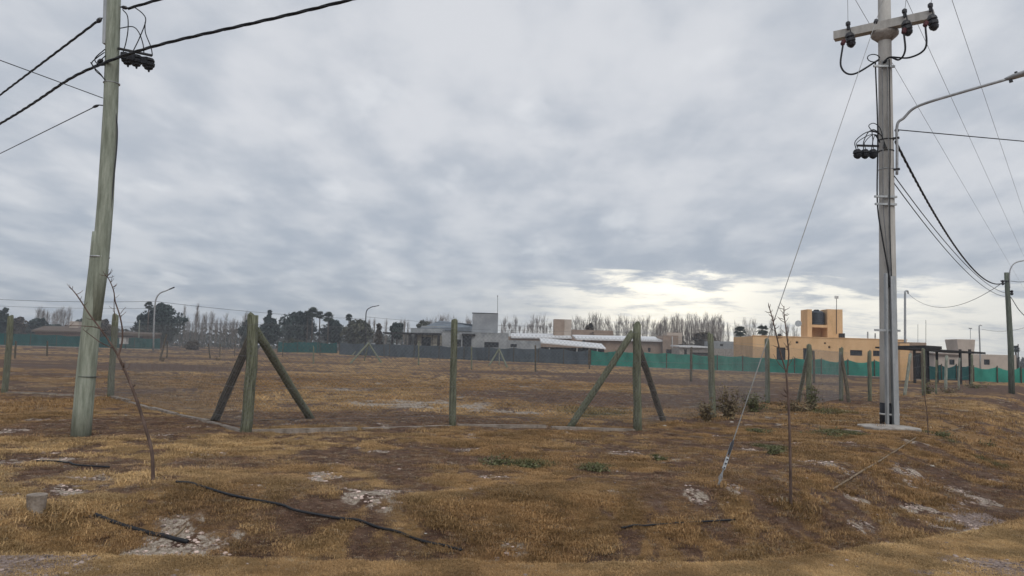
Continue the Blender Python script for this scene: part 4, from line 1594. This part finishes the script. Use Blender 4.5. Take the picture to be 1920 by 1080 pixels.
mast(hy, 'mast', frame_dk, Dt - .05, 1568.5, 560, 626, .035, (.22, .17, panel_w))
zroof = bx(1586, 633, D)[1]
MB().box((bx(1582, 630, D)[0], D + .8, zroof), (bx(1590, 630, D)[0], D + 1.4, bx(1586, 625.5, D)[1] + .05)).build('roof_unit', frame_dk, hy)
for x_, yt_ in ((1627, 622), (1641, 625)):
    mast(hy, 'vent_pipe', galv, D + 2, x_, yt_, 637, .08)
pbox(hy, 'chimney_cap', frame_dk, D + 1, 1460, 626, 1465, 633.5, .4)
MB().lathe(atY(1497, 607, Dt + .5), (-.5, -1, .3), [(0, .05), (.05, .28), (.10, .40), (.11, .38)], 14).build('satellite_dish', galv, hy)
MB().tube([atY(1497, 607, Dt + .55), atY(1506, 612, Dt + .8)], .03, 5).build('dish_arm', galv, hy)

# --- shed, carport and house at far right
D = 64
hs = house('brown rendered shed with a dark doorway right of the concrete pole', D, 1718, 'shed', 'shed')
wall_block(hs, D, 1699, 1737, 642, 4, brown_pl, [(1714, 662, 1728, 711, 'door')])
pbox(hs, 'pillar', yellow, D - .6, 1688, 644, 1706, 720, .5, gz(bx(1697, 700, D)[0], D) - .2)
mast(hs, 'antenna', wire_dark, D + 1, 1736, 600, 643, .018)
mast(hs, 'antenna', wire_dark, D + 1, 1721, 608, 643, .015)
D = 55
cpX = bx(1770, 700, D)[0]
ca = thing('carport', 'open carport with a thin dark flat roof on dark posts', 'carport', (cpX, D, gz(cpX, D)))
slab(ca, 'roof', dark_wood, D, ((1703, 651.5), (1848, 660.5)), .14, 5.0, .10)
slab(ca, 'roof_edge', dark_wood, D - .03, ((1735, 647.5), (1766, 649.5)), .22, 4.0)
for x_ in (1736, 1801, 1819, 1715):
    a = onground(bx(x_, 700, D + .3)[0], D + .3)
    b = atY(x_, 655, D + .3)
    MB().box((a.x - .07, D + .22, a.z - .1), (a.x + .07, D + .36, b.z)).build('post', dark_wood, ca)
    a2 = onground(a.x, D + 4.6)
    MB().box((a.x - .07, D + 4.5, a2.z - .1), (a.x + .07, D + 4.64, b.z + .04)).build('post', dark_wood, ca)
D = 118
hc = house('pale house with a flared square tank tower at far right', D, 1810)
wall_block(hc, D, 1752, 1905, 664, 4, pinkish, [(1780, 674, 1790, 684, 'window'), (1845, 674, 1856, 684, 'window')])
X0, Z0 = bx(1798, 668, D + 2)
X1 = bx(1826, 668, D + 2)[0]
Xa, Z1 = bx(1793, 636, D + 2)
Xb = bx(1827, 636, D + 2)[0]
MB().hexa([(X0, D + 2, Z0), (X1, D + 2, Z0), (X1, D + 5, Z0), (X0, D + 5, Z0), (Xa, D + 1.8, Z1), (Xb, D + 1.8, Z1), (Xb, D + 5.2, Z1), (Xa, D + 5.2, Z1)]).build('tank_tower', pinkish, hc)
mast(hc, 'mast', galv, D + 3, 1819.5, 617, 636, .04, (.25, .10, galv))
slab(hc, 'roof', roof_br, D - .3, ((1750, 663), (1800, 665)), .25, 4, .3)

# --- grey house with the square tower
D = 142
hg = house('grey cement house with a square tower and a dark pergola', D, 880)
wall_block(hg, D, 829, 953, 624, 9, grey_pl, [(867, 627, 884, 650, 'window'), (908, 641.5, 935, 651.5, 'window'), (857, 636.5, 864.5, 650, 'window')], cope=grey_pl)
wall_block(hg, D + .4, 953, 1014, 638.5, 7, grey_pl, [(957, 645, 969, 651, 'window')])
pbox(hg, 'awning', dark_wood, D - .7, 866, 625.5, 891, 629.5, .7)
pbox(hg, 'tower', tower_gr, D + 2, 885.5, 587.5, 933, 628, 4)
pbox(hg, 'tower_coping', frame_dk, D + 1.95, 885, 586.6, 933.5, 588, 4.1)
mast(hg, 'mast', wire_dark, D + 2.2, 933, 556, 590, .045, (.10, .10, wire_dark))
wall_block(hg, D + 3, 770, 829, 615.5, 6, grey_pl)
wall_block(hg, D + .8, 781, 829, 628, 2, cream, [(790, 632, 808, 649, 'window')])
slab(hg, 'pergola_roof', dark_wood, D - 1.5, ((718, 622.5), (824, 624.5)), .28, 4.0)
for x_ in (735, 768, 779, 822):
    a = onground(bx(x_, 650, D - 1.2)[0], D - 1.2)
    w_ = .26 if x_ in (768, 779, 822) else .20
    MB().box((a.x - w_, D - 1.3, a.z - .1), (a.x + w_, D - 1.1, bx(x_, 626, D - 1.2)[1])).build('pergola_post', dark_wood, hg)
for x_ in (791, 800, 810):
    a = onground(bx(x_, 650, D - .9)[0], D - .9)
    MB().box((a.x - .06, D - .95, a.z), (a.x + .06, D - .85, bx(x_, 626, D - .9)[1])).build('railing_post', dark_wood, hg)
slab(hg, 'railing', dark_wood, D - 1.0, ((781, 642), (826, 643)), .10, .08)
D = 168
hb = house('house with a blue grey hipped roof behind the grey house', D, 835)
wall_block(hb, D, 790, 886, 612, 9, grey_pl, [(834, 614, 846, 617.5, 'window'), (862, 612.5, 882, 617.5, 'window')])
pts = [bx(784, 616, D), bx(822, 600, D), bx(846, 602.5, D), bx(886, 608, D), bx(888, 613, D)]
vv = []
for (X, Z), yo in zip(pts, (-.4, 3.5, 3.5, -.4, -.4)):
    vv.append((X, D + yo, Z))
zr_ = pts[0][1]
vv += [(pts[0][0], D + 9.4, zr_), (pts[4][0], D + 9.4, zr_), (pts[0][0], D - .4, zr_ - .25), (pts[4][0], D - .4, zr_ - .25), (pts[0][0], D + 9.4, zr_ - .25), (pts[4][0], D + 9.4, zr_ - .25)]
MB().add(vv, [(0, 4, 3, 2, 1), (0, 1, 5), (1, 2, 6, 5), (2, 3, 4, 6), (0, 5, 9, 7), (7, 8, 4, 0), (8, 10, 6, 4), (9, 10, 8, 7), (5, 6, 10, 9)]).build('roof', blue_roof, hb)

# --- brown houses with pale roofs in the middle
D = 155
he = house('brown house with a low pale roof and a boxy tank block', D, 1020)
wall_block(he, D, 953, 1112, 633, 9, brown_pl, [(1092, 638, 1106, 655, 'door')])
slab(he, 'roof', tin, D, ((958, 632), (1072, 633)), .25, 8, 1.0, .5)
pbox(he, 'tank_block', brown_pl, D + 4, 1038.5, 598.5, 1058, 630, 3)
pbox(he, 'tank_block', pinkish, D + 4.4, 1058.05, 599, 1071.5, 630, 2.6)
pbox(he, 'back_block', brown_pl, D + 9, 1072, 619, 1150, 660, 5)
D = 124
hd_ = house('lean to shed with a pale sloping metal roof beside the grey house', D, 1070, 'lean_to_shed', 'shed')
wall_block(hd_, D + 1, 1016, 1133, 652, 5, dark_wood)
slab(hd_, 'roof', tin, D, ((1014, 641.5), (1136, 653)), .18, 6, .85, .2)
for x_ in (1030, 1082, 1120):
    a = onground(bx(x_, 660, D)[0], D + .1)
    MB().box((a.x - .06, D + .1, a.z), (a.x + .06, D + .22, bx(x_, 652, D)[1])).build('post', panel_w, hd_)
D = 140
hf = house('long brown house with a pale flat metal roof behind the corner post', D, 1180)
wall_block(hf, D, 1106, 1246, 636, 9, brown_pl, [(1215, 652, 1220, 660, 'window')])
slab(hf, 'roof', tin, D, ((1080, 634.5), (1244, 638)), .30, 9, .9, .8)
wall_block(hf, D - 1.2, 1243, 1272, 629, 6, brown_pl, [(1249, 655, 1263, 664, 'window')])
mast(hf, 'drain_pipe', panel_w, D - 1.3, 1260.5, 631, 670, .10)
pbox(hf, 'roof_block', pinkish, D + 6, 1250, 623.5, 1279, 645, 4)
D = 122
hh_ = house('low grey outbuilding with a thin pale roof left of the ochre house', D, 1325, 'outbuilding', 'shed')
wall_block(hh_, D, 1274, 1376, 653, 6, concrete_rough, [(1297, 661, 1330, 667, 'window'), (1283, 655, 1288, 667, 'door')])
slab(hh_, 'roof', tin, D, ((1272, 648.5), (1328, 650)), .22, 6, .2, .6)
wall_block(hh_, D + 5, 1335, 1376, 640, 5, grey_pl, [(1350, 645, 1356, 649, 'window')])

# --- houses on the left
D = 185
hl = house('low brown brick house with a small pale chimney at far left', D, 120)
wall_block(hl, D, 66, 160, 620, 4, brick_dk, [(90, 628, 98, 637, 'window'), (150, 628, 158, 637, 'window')])
slab(hl, 'roof', roof_br, D, ((62, 619), (163, 621)), .4, 4.5, 1.2, .6)
pbox(hl, 'chimney', pinkish, D + 3, 130, 602.5, 147, 622, 2)
D = 165
hm_ = house('low brown house with a flat brown roof under the tall lamp at left', D, 262)
wall_block(hm_, D, 222, 290, 629, 3, brick_dk, [(260, 632, 268, 641, 'window'), (284, 632, 290, 641, 'window')])
slab(hm_, 'roof', roof_br, D, ((222, 624), (292, 627)), .5, 3, .4, .6)
D = 140
kx = bx(226, 650, D)[0]
ks = thing('market_kiosk', 'small white kiosk with a dark flat top at left', 'kiosk', (kx, D, gz(kx, D)))
pbox(ks, 'body', panel_w, D, 223.5, 632.5, 236, 645, 1.0, None)
pbox(ks, 'top', dark_wood, D - .3, 221, 629, 240, 631.5, 1.8)
for x_ in (224.5, 235):
    a = onground(bx(x_, 650, D + .3)[0], D + .3)
    MB().box((a.x - .06, D + .3, a.z), (a.x + .06, D + .4, bx(x_, 644, D)[1])).build('leg', dark_wood, ks)

# ------------------------------------------------------------------ shade cloth fences


def shade_fence(label, pts, m, postm, pr_=.055, base=None, over=.05):
    """pts: (x, y base, y top) photo points along the fence."""
    P = []
    for x_, yb_, yt_ in pts:
        b = G(x_, yb_)
        P.append((b, atY(x_, yt_, b.y).z))
    f = thing('shade_cloth_fence', label, 'fence', P[0][0])
    rr = random.Random(int(pts[0][0]))
    for (a, za_), (b, zb_) in zip(P, P[1:]):
        n, v = 14, []
        sag_ = rr.uniform(.08, .30)
        d_ = (b - a)
        nr = Vector((d_.y, -d_.x, 0)).normalized()
        if nr.y > 0:
            nr = -nr
        off = -nr * (pr_ + .02)
        for side in (0, 1):
            for i_ in range(n + 1):
                t = i_ / n
                p = a.lerp(b, t)
                zt__ = za_ + (zb_ - za_) * t - sag_ * math.sin(math.pi * t) - .05 * rr.random()
                z0_ = float(ht(p.x, p.y)) + .02 + (base or 0) * .5 + .04 * rr.random()
                for j_ in range(5):
                    w = j_ / 4
                    wv = .05 * math.sin(t * 9 + w * 3 + a.x) + .03 * rr.uniform(-1, 1)
                    wv *= math.sin(math.pi * t) ** .5 if 0 < t < 1 else 0
                    q = p + off + nr * (wv - .012 * side)
                    v.append((q.x, q.y, z0_ + (zt__ - z0_) * w))
        rr_ = (n + 1) * 5
        fc = []
        for side in (0, 1):
            for i_ in range(n):
                for j_ in range(4):
                    k = side * rr_ + i_ * 5 + j_
                    fc.append((k, k + 5, k + 6, k + 1) if side == 0 else (k + 1, k + 6, k + 5, k))
        MB().add(v, fc).build('shade_cloth', m, f, smooth=True)
        if base:
            MB().hexa([a + nr * .10 - Vector((0, 0, .1)), b + nr * .10 - Vector((0, 0, .1)), b - nr * .10 - Vector((0, 0, .1)), a - nr * .10 - Vector((0, 0, .1)),
                       a + nr * .10 + Vector((0, 0, base)), b + nr * .10 + Vector((0, 0, base)), b - nr * .10 + Vector((0, 0, base)), a - nr * .10 + Vector((0, 0, base))]
                      if nr.cross(b - a).z < 0 else
                      [a - nr * .10 - Vector((0, 0, .1)), b - nr * .10 - Vector((0, 0, .1)), b + nr * .10 - Vector((0, 0, .1)), a + nr * .10 - Vector((0, 0, .1)),
                       a - nr * .10 + Vector((0, 0, base)), b - nr * .10 + Vector((0, 0, base)), b + nr * .10 + Vector((0, 0, base)), a + nr * .10 + Vector((0, 0, base))]
                      ).build('concrete_base', concrete_rough, f)
    for k, (a, za_) in enumerate(P):
        post_mb(a, Vector((a.x, a.y, za_ + over)), pr_, 7, seed=k).build('post', postm, f, smooth=True)
    return f


def lerp_pts(a, b, n):
    return [tuple(a[i_] + (b[i_] - a[i_]) * k / n for i_ in range(3)) for k in range(n + 1)]


shade_fence('long bright green shade cloth fence in front of the ochre house', lerp_pts((1107, 685.5, 656), (1440, 699, 669.5), 7)
            + lerp_pts((1440, 699, 669.5), (1690, 709, 677), 5)[1:], green_cloth, post_dark, base=.07)
shade_fence('grey shade cloth fence in front of the grey house', lerp_pts((636, 665, 642.5), (1103, 684.5, 655.5), 10), grey_cloth, post_dark)
shade_fence('dull teal shade cloth fence under the palms', lerp_pts((520, 660.5, 640), (632, 662.5, 642), 3), teal_cloth, post_dark)
shade_fence('dark teal shade cloth fence at far left behind the timber pole', lerp_pts((-90, 645.5, 621), (300, 655.5, 634), 8), teal_cloth, post_dark, base=.12)
shade_fence('blue green shade cloth fence behind the carport', lerp_pts((1738, 712, 683), (1822, 713, 684), 3), teal_cloth, post_dark)
shade_fence('deep green shade cloth fence behind the far right timber pole', lerp_pts((1826, 716, 686), (1960, 720, 690), 3), green_cloth, post_dark)

# ------------------------------------------------------------------ lamps and masts of the village


def far_lamp(label, base_px, pix, D, r=.07, head=True, m=lamp_grey):
    b = onground(bx(base_px[0], base_px[1], D)[0], D)
    t = thing('street_lamp', label, 'street lamp', b)
    q = [b - Vector((0, 0, .2))] + [atY(x_, y_, D) for x_, y_ in pix]
    c_ = [q[0]] + curve(q[1:], 5)
    MB().tube(c_, [r * (1.15 - .45 * i_ / len(c_)) for i_ in range(len(c_))], 7).build('pole', m, t, smooth=True)
    if head:
        a, e = q[-2], q[-1]
        d_ = (e - a).normalized()
        MB().obox(e + d_ * .3, d_, (0, 1, 0), d_.cross(Vector((0, 1, 0))), .42, .14, .07).build('lamp_head', frame_dk, t)
    return t


far_lamp('tall grey street lamp in front of the big dark tree at left', (288, 656), [(288, 625), (290, 580), (293, 560), (300, 550), (312, 545), (319, 542)], 118, .12)
far_lamp('small dark street lamp above the bare olive tree', (686, 660), [(686, 625), (686, 595), (688, 582), (696, 576), (705, 574)], 165, .12, m=frame_dk)
far_lamp('slim grey service mast right of the concrete pole', (1697, 690), [(1697, 660), (1697, 600), (1697, 553), (1698, 546), (1702, 546), (1703, 551)], 72, .10, False, galv)
far_lamp('slim grey service mast behind the carport roof', (1838, 700), [(1838, 670), (1837, 640), (1836, 615), (1837, 610), (1841, 610)], 90, .08, False, galv)
far_lamp('thin pale bare pole left of the tall grey street lamp', (260, 655), [(260, 640), (261, 615), (262, 600)], 150, .12, False, post_pale)
far_lamp('thin dark pole by the village edge at far right', (1909, 700), [(1909, 680), (1909, 655), (1909, 645)], 120, .10, False, frame_dk)
cable('sagging service wire from the slim mast to the far right pole', [atY(1703, 551, 72), e1], .016, wire_dark, sag=1.3)
cable('thin wire between the carport mast and the right edge', [atY(1841, 617, 90), atY(1960, 600, 70)], .018, wire_dark, sag=.6)
cable('long thin overhead line left of the tall grey street lamp', [atY(-80, 557, 118), atY(290, 565, 118)], .030, wire_dark, sag=.35)
cable('long thin overhead line right of the tall grey street lamp', [atY(290, 565, 118), atY(686, 598, 165)], .030, wire_dark, sag=.45)
cable('second thin overhead line low over the left trees', [atY(-80, 570, 130), atY(300, 578, 130)], .022, wire_dark, sag=.3)
cable('thin overhead line above the grey house', [atY(686, 594, 165), atY(1040, 612, 165)], .026, wire_dark, sag=.5)

# ------------------------------------------------------------------ trees


def dense_tree(name, label, x, yt, yb, hw, D, m, n=2600, seed=0, lobes=9, cat='tree', leaf=.42, shape=1.0, group=None):
    rr = random.Random(seed + int(x))
    b = onground(bx(x, 650, D)[0], D)
    k = D / F
    W = hw * k
    zt__, zb_ = bx(x, yt, D)[1], max(bx(x, yb, D)[1], b.z + .3)
    H = zt__ - zb_
    t = thing(name, label, cat, b, group)
    tr = MB().tube([b - Vector((0, 0, .2)), b + Vector((.1, 0, (zb_ - b.z) * .5)), b + Vector((0, 0, zb_ - b.z + H * .45)), b + Vector((.05, 0, zb_ - b.z + H * .8))],
                   [W * .09 + .06, W * .07 + .05, W * .045 + .03, .02], 7)
    lf = MB()
    L = []
    for i_ in range(lobes):
        f = (i_ + .5) / lobes
        prof = math.sin(math.pi * min(.98, max(.06, (f * .86 + .10)))) ** .75 if shape == 1.0 else (1.05 - f) ** shape * .9
        a = i_ * 2.4 + rr.random()
        rad_ = W * prof * rr.uniform(.42, .75)
        c_ = Vector((b.x + math.cos(a) * rad_, b.y + math.sin(a) * rad_, zb_ + H * (f * .84 + .08)))
        s = W * prof * rr.uniform(.50, .72) + .15
        L.append((c_, s))
        tr.tube([b + Vector((0, 0, (zb_ - b.z) + H * f * .55)), c_], [.05 + W * .012, .02], 4)
    for i_ in range(n):
        c_, s = L[rr.randrange(lobes)]
        d_ = Vector((rr.gauss(0, 1), rr.gauss(0, 1), rr.gauss(0, 1))).normalized() * (rr.random() ** .45) * s
        d_.z *= min(1.0, max(.55, H / (W * 2.2)))
        q = c_ + d_
        if q.z > zt__ + .1:
            q.z = zt__ - rr.random() * .3
        u = Vector((rr.uniform(-1, 1), rr.uniform(-1, 1), rr.uniform(-1, 1))).normalized()
        v = u.cross(Vector((rr.uniform(-1, 1), rr.uniform(-1, 1), rr.uniform(-1, 1)))).normalized()
        z = leaf * rr.uniform(.6, 1.6)
        lf.add([q - u * z, q + v * z * .5, q + u * z, q - v * z * .5], [(0, 1, 2, 3)])
    tr.build('trunk', trunk_m, t, smooth=True)
    lf.build('crown', m, t)
    return t


dense_tree('evergreen_tree', 'big dark round evergreen behind the tall street lamp', 300, 569, 640, 33, 190, leaf_dark, 4600, 1, 16)
dense_tree('evergreen_tree', 'lower dark evergreen left of the big round one', 268, 586, 640, 17, 188, leaf_dark, 2000, 2, 9)
dense_tree('evergreen_tree', 'dark evergreen at the left edge', 2, 573, 640, 13, 210, leaf_dark, 2000, 3, 9)
for k, (x_, yt_, hw_, lab) in enumerate(((32, 592, 18, 'low dark tree beside the leftmost fence post'), (70, 596, 20, 'low dark tree left of the brick chimney'),
                                         (150, 596, 18, 'low dark tree directly behind the timber pole'), (192, 597, 16, 'low dark tree right of the timber pole'),
                                         (100, 608, 22, 'low dark bush above the brick house roof'), (-40, 585, 40, 'dark trees past the left edge'))):
    dense_tree('evergreen_tree', lab, x_, yt_, 644, hw_, 215 + k, leaf_dark if k % 3 else leaf_brown, 1900, 10 + k, 9)
dense_tree('evergreen_tree', 'dark evergreen right of the braced corner post', 503, 593, 645, 18, 185, leaf_dark, 2400, 20, 10)
dense_tree('cypress_tree', 'slim dark pointed cypress above the braced corner post', 502, 577, 640, 5, 187, leaf_dark, 1000, 21, 12, shape=.8)
dense_tree('evergreen_tree', 'dark evergreen just left of the braced corner post', 462, 598, 648, 12, 185, leaf_dark, 1600, 22, 8)
dense_tree('evergreen_tree', 'broad dark evergreen left of the palms', 556, 584, 642, 30, 200, leaf_dark, 4200, 23, 14)
dense_tree('evergreen_tree', 'dark evergreen right of the palms', 624, 599, 642, 20, 200, leaf_dark, 2400, 24, 10)
dense_tree('olive_tree', 'broad grey brown olive tree beside the small street lamp', 672, 599, 645, 27, 195, leaf_olive, 3000, 25, 12)
dense_tree('cypress_tree', 'small brown cypress right of the small street lamp', 709, 605, 648, 7, 170, leaf_brown, 1000, 26, 10, shape=.7)
dense_tree('evergreen_tree', 'small round dark tree above the pergola', 743, 605, 635, 11, 172, leaf_dark, 1300, 27, 7)
dense_tree('evergreen_tree', 'pale olive tree at left end of the hipped roof', 792, 602, 625, 12, 190, leaf_olive, 1000, 28, 7)
dense_tree('evergreen_tree', 'small dark round tree above the pale flat metal roof', 1105, 606, 640, 7.5, 165, leaf_brown, 800, 29, 6)
dense_tree('hedge_bush', 'ochre green hedge bush behind the teal cloth', 550, 636, 660, 16, 175, leaf_olive, 900, 31, 8, 'bush', shape=1.0)
dense_tree('hedge_bush', 'dark low bush in the field gap at left', 363, 641, 660, 11, 160, leaf_brown, 700, 32, 6, 'bush')
dense_tree('hedge_bush', 'reddish brown bush between the poles at far left', 205, 612, 650, 14, 170, leaf_brown, 1200, 33, 8, 'bush')
dense_tree('hedge_bush', 'brown scrub behind the low outbuilding roof', 1268, 625, 655, 14, 170, leaf_brown, 900, 34, 8, 'bush')
dense_tree('hedge_bush', 'brown scrub left of the ochre house', 1318, 624, 655, 20, 175, leaf_brown, 1300, 35, 9, 'bush')


def palm(label, x, yt, yb, hw, D, seed, nfr=54):
    rr = random.Random(seed)
    b = onground(bx(x, 650, D)[0], D)
    k = D / F
    W = hw * k
    zt__ = bx(x, (yt + yb) / 2, D)[1]
    t = thing('palm_tree', label, 'palm', b, 'fan palms above the village')
    MB().tube([b - Vector((0, 0, .2)), Vector((b.x + .1, b.y, (b.z + zt__) / 2)), Vector((b.x, b.y, zt__))], [.24, .17, .15], 8).build('trunk', trunk_m, t, smooth=True)
    cr = MB()
    c_ = Vector((b.x, b.y, zt__))
    for i_ in range(nfr):
        a = rr.uniform(0, 6.283)
        e = math.radians(rr.uniform(-55, 80))
        d_ = Vector((math.cos(a) * math.cos(e), math.sin(a) * math.cos(e), math.sin(e)))
        L = W * rr.uniform(.95, 1.3)
        s = d_.cross(Vector((0, 0, 1))).normalized()
        nn = s.cross(d_)
        p0_ = c_ + d_ * L * .35
        cr.add([c_ - s * .03, c_ + s * .03, p0_ + s * .03, p0_ - s * .03], [(0, 1, 2, 3)])
        for j_ in range(9):                         # pleated fan of leaflets
            w = (j_ - 4) / 4 * 1.05
            tip = p0_ + (d_ * math.cos(w) + s * math.sin(w)) * L * .62 - Vector((0, 0, .12 * L)) + nn * (.05 * (j_ % 2)) * L
            q = (d_ * -math.sin(w) + s * math.cos(w)) * L * .085
            m_ = p0_.lerp(tip, .5) + nn * .05 * L
            cr.add([p0_, m_ - q, tip, m_ + q], [(0, 1, 2, 3)])
    cr.build('crown', leaf_palm, t)
    return t


for k, (x_, yt_, yb_, hw_, D_, lab) in enumerate((
        (583, 575, 597, 11, 195, 'tallest fan palm in the middle of the palm group'), (597, 581, 600, 8, 200, 'middle fan palm partly hidden in the palm group'),
        (613, 585, 603, 10.5, 195, 'right fan palm of the palm group'), (574, 580, 600, 9, 197, 'left fan palm of the palm group'),
        (652, 587, 603, 7, 195, 'lone small fan palm above the olive tree'),
        (1388, 611, 632, 11.5, 150, 'fan palm behind the left end of the ochre roof'), (1430, 606, 631, 11, 150, 'fan palm seen behind the guy wire above the ochre roof'),
        (274, 566, 579, 8, 186, 'fan palm crown poking above the trees by the tall lamp'), (1904, 648, 660, 7, 150, 'small palm by the right edge'))):
    palm(lab, x_, yt_, yb_, hw_, D_, 70 + k)


def bare_proto(label, group, H, spread, nb, seed, m):
    """A bare upright poplar: a stem with steep thin boughs."""
    rr = random.Random(seed)
    t = thing('bare_poplar', label, 'tree', (0, 0, 0), group)
    MB().tube([Vector((0, 0, -.3)), Vector((.05, 0, H * .3)), Vector((-.05, .05, H * .65)), Vector((0, 0, H))], [.11, .08, .05, .015], 6).build('trunk', m, t, smooth=True)
    cr = MB()
    for i_ in range(nb):
        z = H * rr.uniform(.10, .86)
        a = rr.uniform(0, 6.283)
        L = (H - z) * rr.uniform(.35, .85)
        w = spread * rr.uniform(.4, 1.) * (1 - .55 * z / H)
        o = Vector((math.cos(a), math.sin(a), 0))
        p = [Vector((0, 0, z)), Vector((0, 0, z + L * .35)) + o * w * .62, Vector((0, 0, z + L)) + o * w + Vector((rr.uniform(-.1, .1), rr.uniform(-.1, .1), 0))]
        cr.tube(p, [.030, .022, .008], 3, cap=False)
        for _ in range(7):
            f = rr.uniform(.25, .98)
            q = p[0].lerp(p[1], f * 2) if f < .5 else p[1].lerp(p[2], f * 2 - 1)
            d_ = Vector((rr.uniform(-1, 1), rr.uniform(-1, 1), rr.uniform(1.2, 3.))).normalized() * rr.uniform(.5, 1.4)
            cr.tube([q, q + d_], [.018, .008], 3, cap=False)
    cr.build('crown', m, t)
    return t


GR = {}


def poplars(gname, label, xs, yt, D, m, H0=11., spread=.9, nb=30, jit=6):
    protos_ = [bare_proto(label, gname or None, H0, spread, nb, hash_(gname + label) + k, m) for k in range(min(3, len(xs)))]
    for k, x_ in enumerate(xs):
        rr = random.Random(hash_(gname + label) * 7 + k)
        Dk = D * rr.uniform(.93, 1.10)
        p = onground(bx(x_, 650, Dk)[0], Dk)
        top = bx(x_, yt + rr.uniform(-jit, jit), Dk)[1] - p.z
        s = top / H0
        if k < 3:
            o = protos_[k]
            o.location, o.rotation_euler, o.scale = p, (0, 0, rr.uniform(0, 6)), (s * rr.uniform(.8, 1.2), s * rr.uniform(.8, 1.2), s)
        else:
            copy_tree(protos_[k % 3], p, rr.uniform(0, 6.28), (s * rr.uniform(.8, 1.2), s * rr.uniform(.8, 1.2), s))


def hash_(s):
    return sum(ord(c_) * (i_ + 3) for i_, c_ in enumerate(s)) % 9973


def jl(a, b, n, seed):
    rr = random.Random(seed)
    return [a + (b - a) * (k + .5 + rr.uniform(-.35, .35)) / n for k in range(n)]


poplars('bare poplars in a row left of the braced corner post', 'bare grey poplar in the row between the tall lamp and the braced corner post', jl(335, 462, 24, 1), 590, 215, twig, spread=1.0, nb=28, jit=12)
poplars('', 'tall bare poplar nearest the tall street lamp, above the poplar row', [342], 571, 205, twig, 13, .6, 30, 3)
poplars('', 'second tall thin bare poplar rising above the poplar row', [366], 571, 205, twig, 13, .6, 30, 3)
poplars('bare trees at far left', 'hazy bare tree above the low dark trees at far left', jl(62, 128, 9, 2), 578, 240, twig, 11, 1.3, 40, 6)
poplars('bare trees behind the small lamp', 'thin bare tree above the olive tree and pergola', [690, 700, 722, 750, 757, 764], 592, 215, twig, 11, .7, 24, 7)
poplars('bare trees behind the grey house', 'thin bare tree rising behind the grey house', jl(786, 884, 12, 3) + jl(938, 1036, 15, 4), 597, 210, twig_red, 11, 1.2, 26, 11)
poplars('spreading bare trees above the pale roofs', 'pale spreading bare tree above the flat metal roofs', jl(1074, 1240, 22, 5), 594, 215, twig, 11, 1.8, 36, 11)
poplars('dense bare poplars right of the roofs', 'brown bare poplar in the dense clump right of the flat metal roofs', jl(1234, 1352, 27, 6), 593, 205, twig_red, 11, 1.1, 34, 11)
poplars('faint bare poplars by the ochre house', 'thin faint bare poplar between dense clump and ochre tower', jl(1352, 1502, 15, 7), 602, 250, twig, 11, 1.0, 24, 12)

# far-off wood along the horizon, one mass
lf = MB()
rr = random.Random(5)
for i_ in range(26000):
    az = rr.uniform(-.95, .95)
    Dw = rr.uniform(265, 330)
    X, Y = Dw * math.tan(az) * .9, Dw
    if abs(X) > 420:
        continue
    hmax = (4.2 + 2.6 * float(vnoise(X / 9., 3.3, 77)) + 1.5 * float(vnoise(X / 31., 1.3, 78))) * (.6 if X > 95 else 1.)
    z = hmax * rr.random() ** .8
    u = Vector((rr.uniform(-1, 1), rr.uniform(-1, 1), rr.uniform(-1, 1))).normalized()
    v = u.cross(Vector((rr.uniform(-1, 1), rr.uniform(-1, 1), rr.uniform(-1, 1)))).normalized()
    s = rr.uniform(.5, 1.15)
    q = Vector((X, Y, z))
    lf.add([q - u * s, q + v * s * .5, q + u * s, q - v * s * .5], [(0, 1, 2, 3)])
wood = lf.build('distant_wood', leaf_far, None, (0, 290, 0))
wood['kind'] = 'stuff'
tag(wood, 'far brown scrubby wood along the horizon', 'wood')

HAZE = True
if HAZE:
    hb_ = MB().box((-650, -40, -1.5), (650, 420, 24))
    hm2 = bpy.data.materials.new('thin winter haze')
    hm2.use_nodes = True
    ht_ = hm2.node_tree
    ht_.nodes.clear()
    pv = ht_.nodes.new('ShaderNodeVolumePrincipled')
    pv.inputs['Color'].default_value = (.80, .86, .94, 1)
    pv.inputs['Density'].default_value = .0008
    pv.inputs['Anisotropy'].default_value = .3
    om = ht_.nodes.new('ShaderNodeOutputMaterial')
    ht_.links.new(pv.outputs[0], om.inputs['Volume'])
    hz_ = hb_.build('haze', hm2)
    hz_['kind'] = 'stuff'
    tag(hz_, 'thin pale winter haze over the whole plain', 'haze')
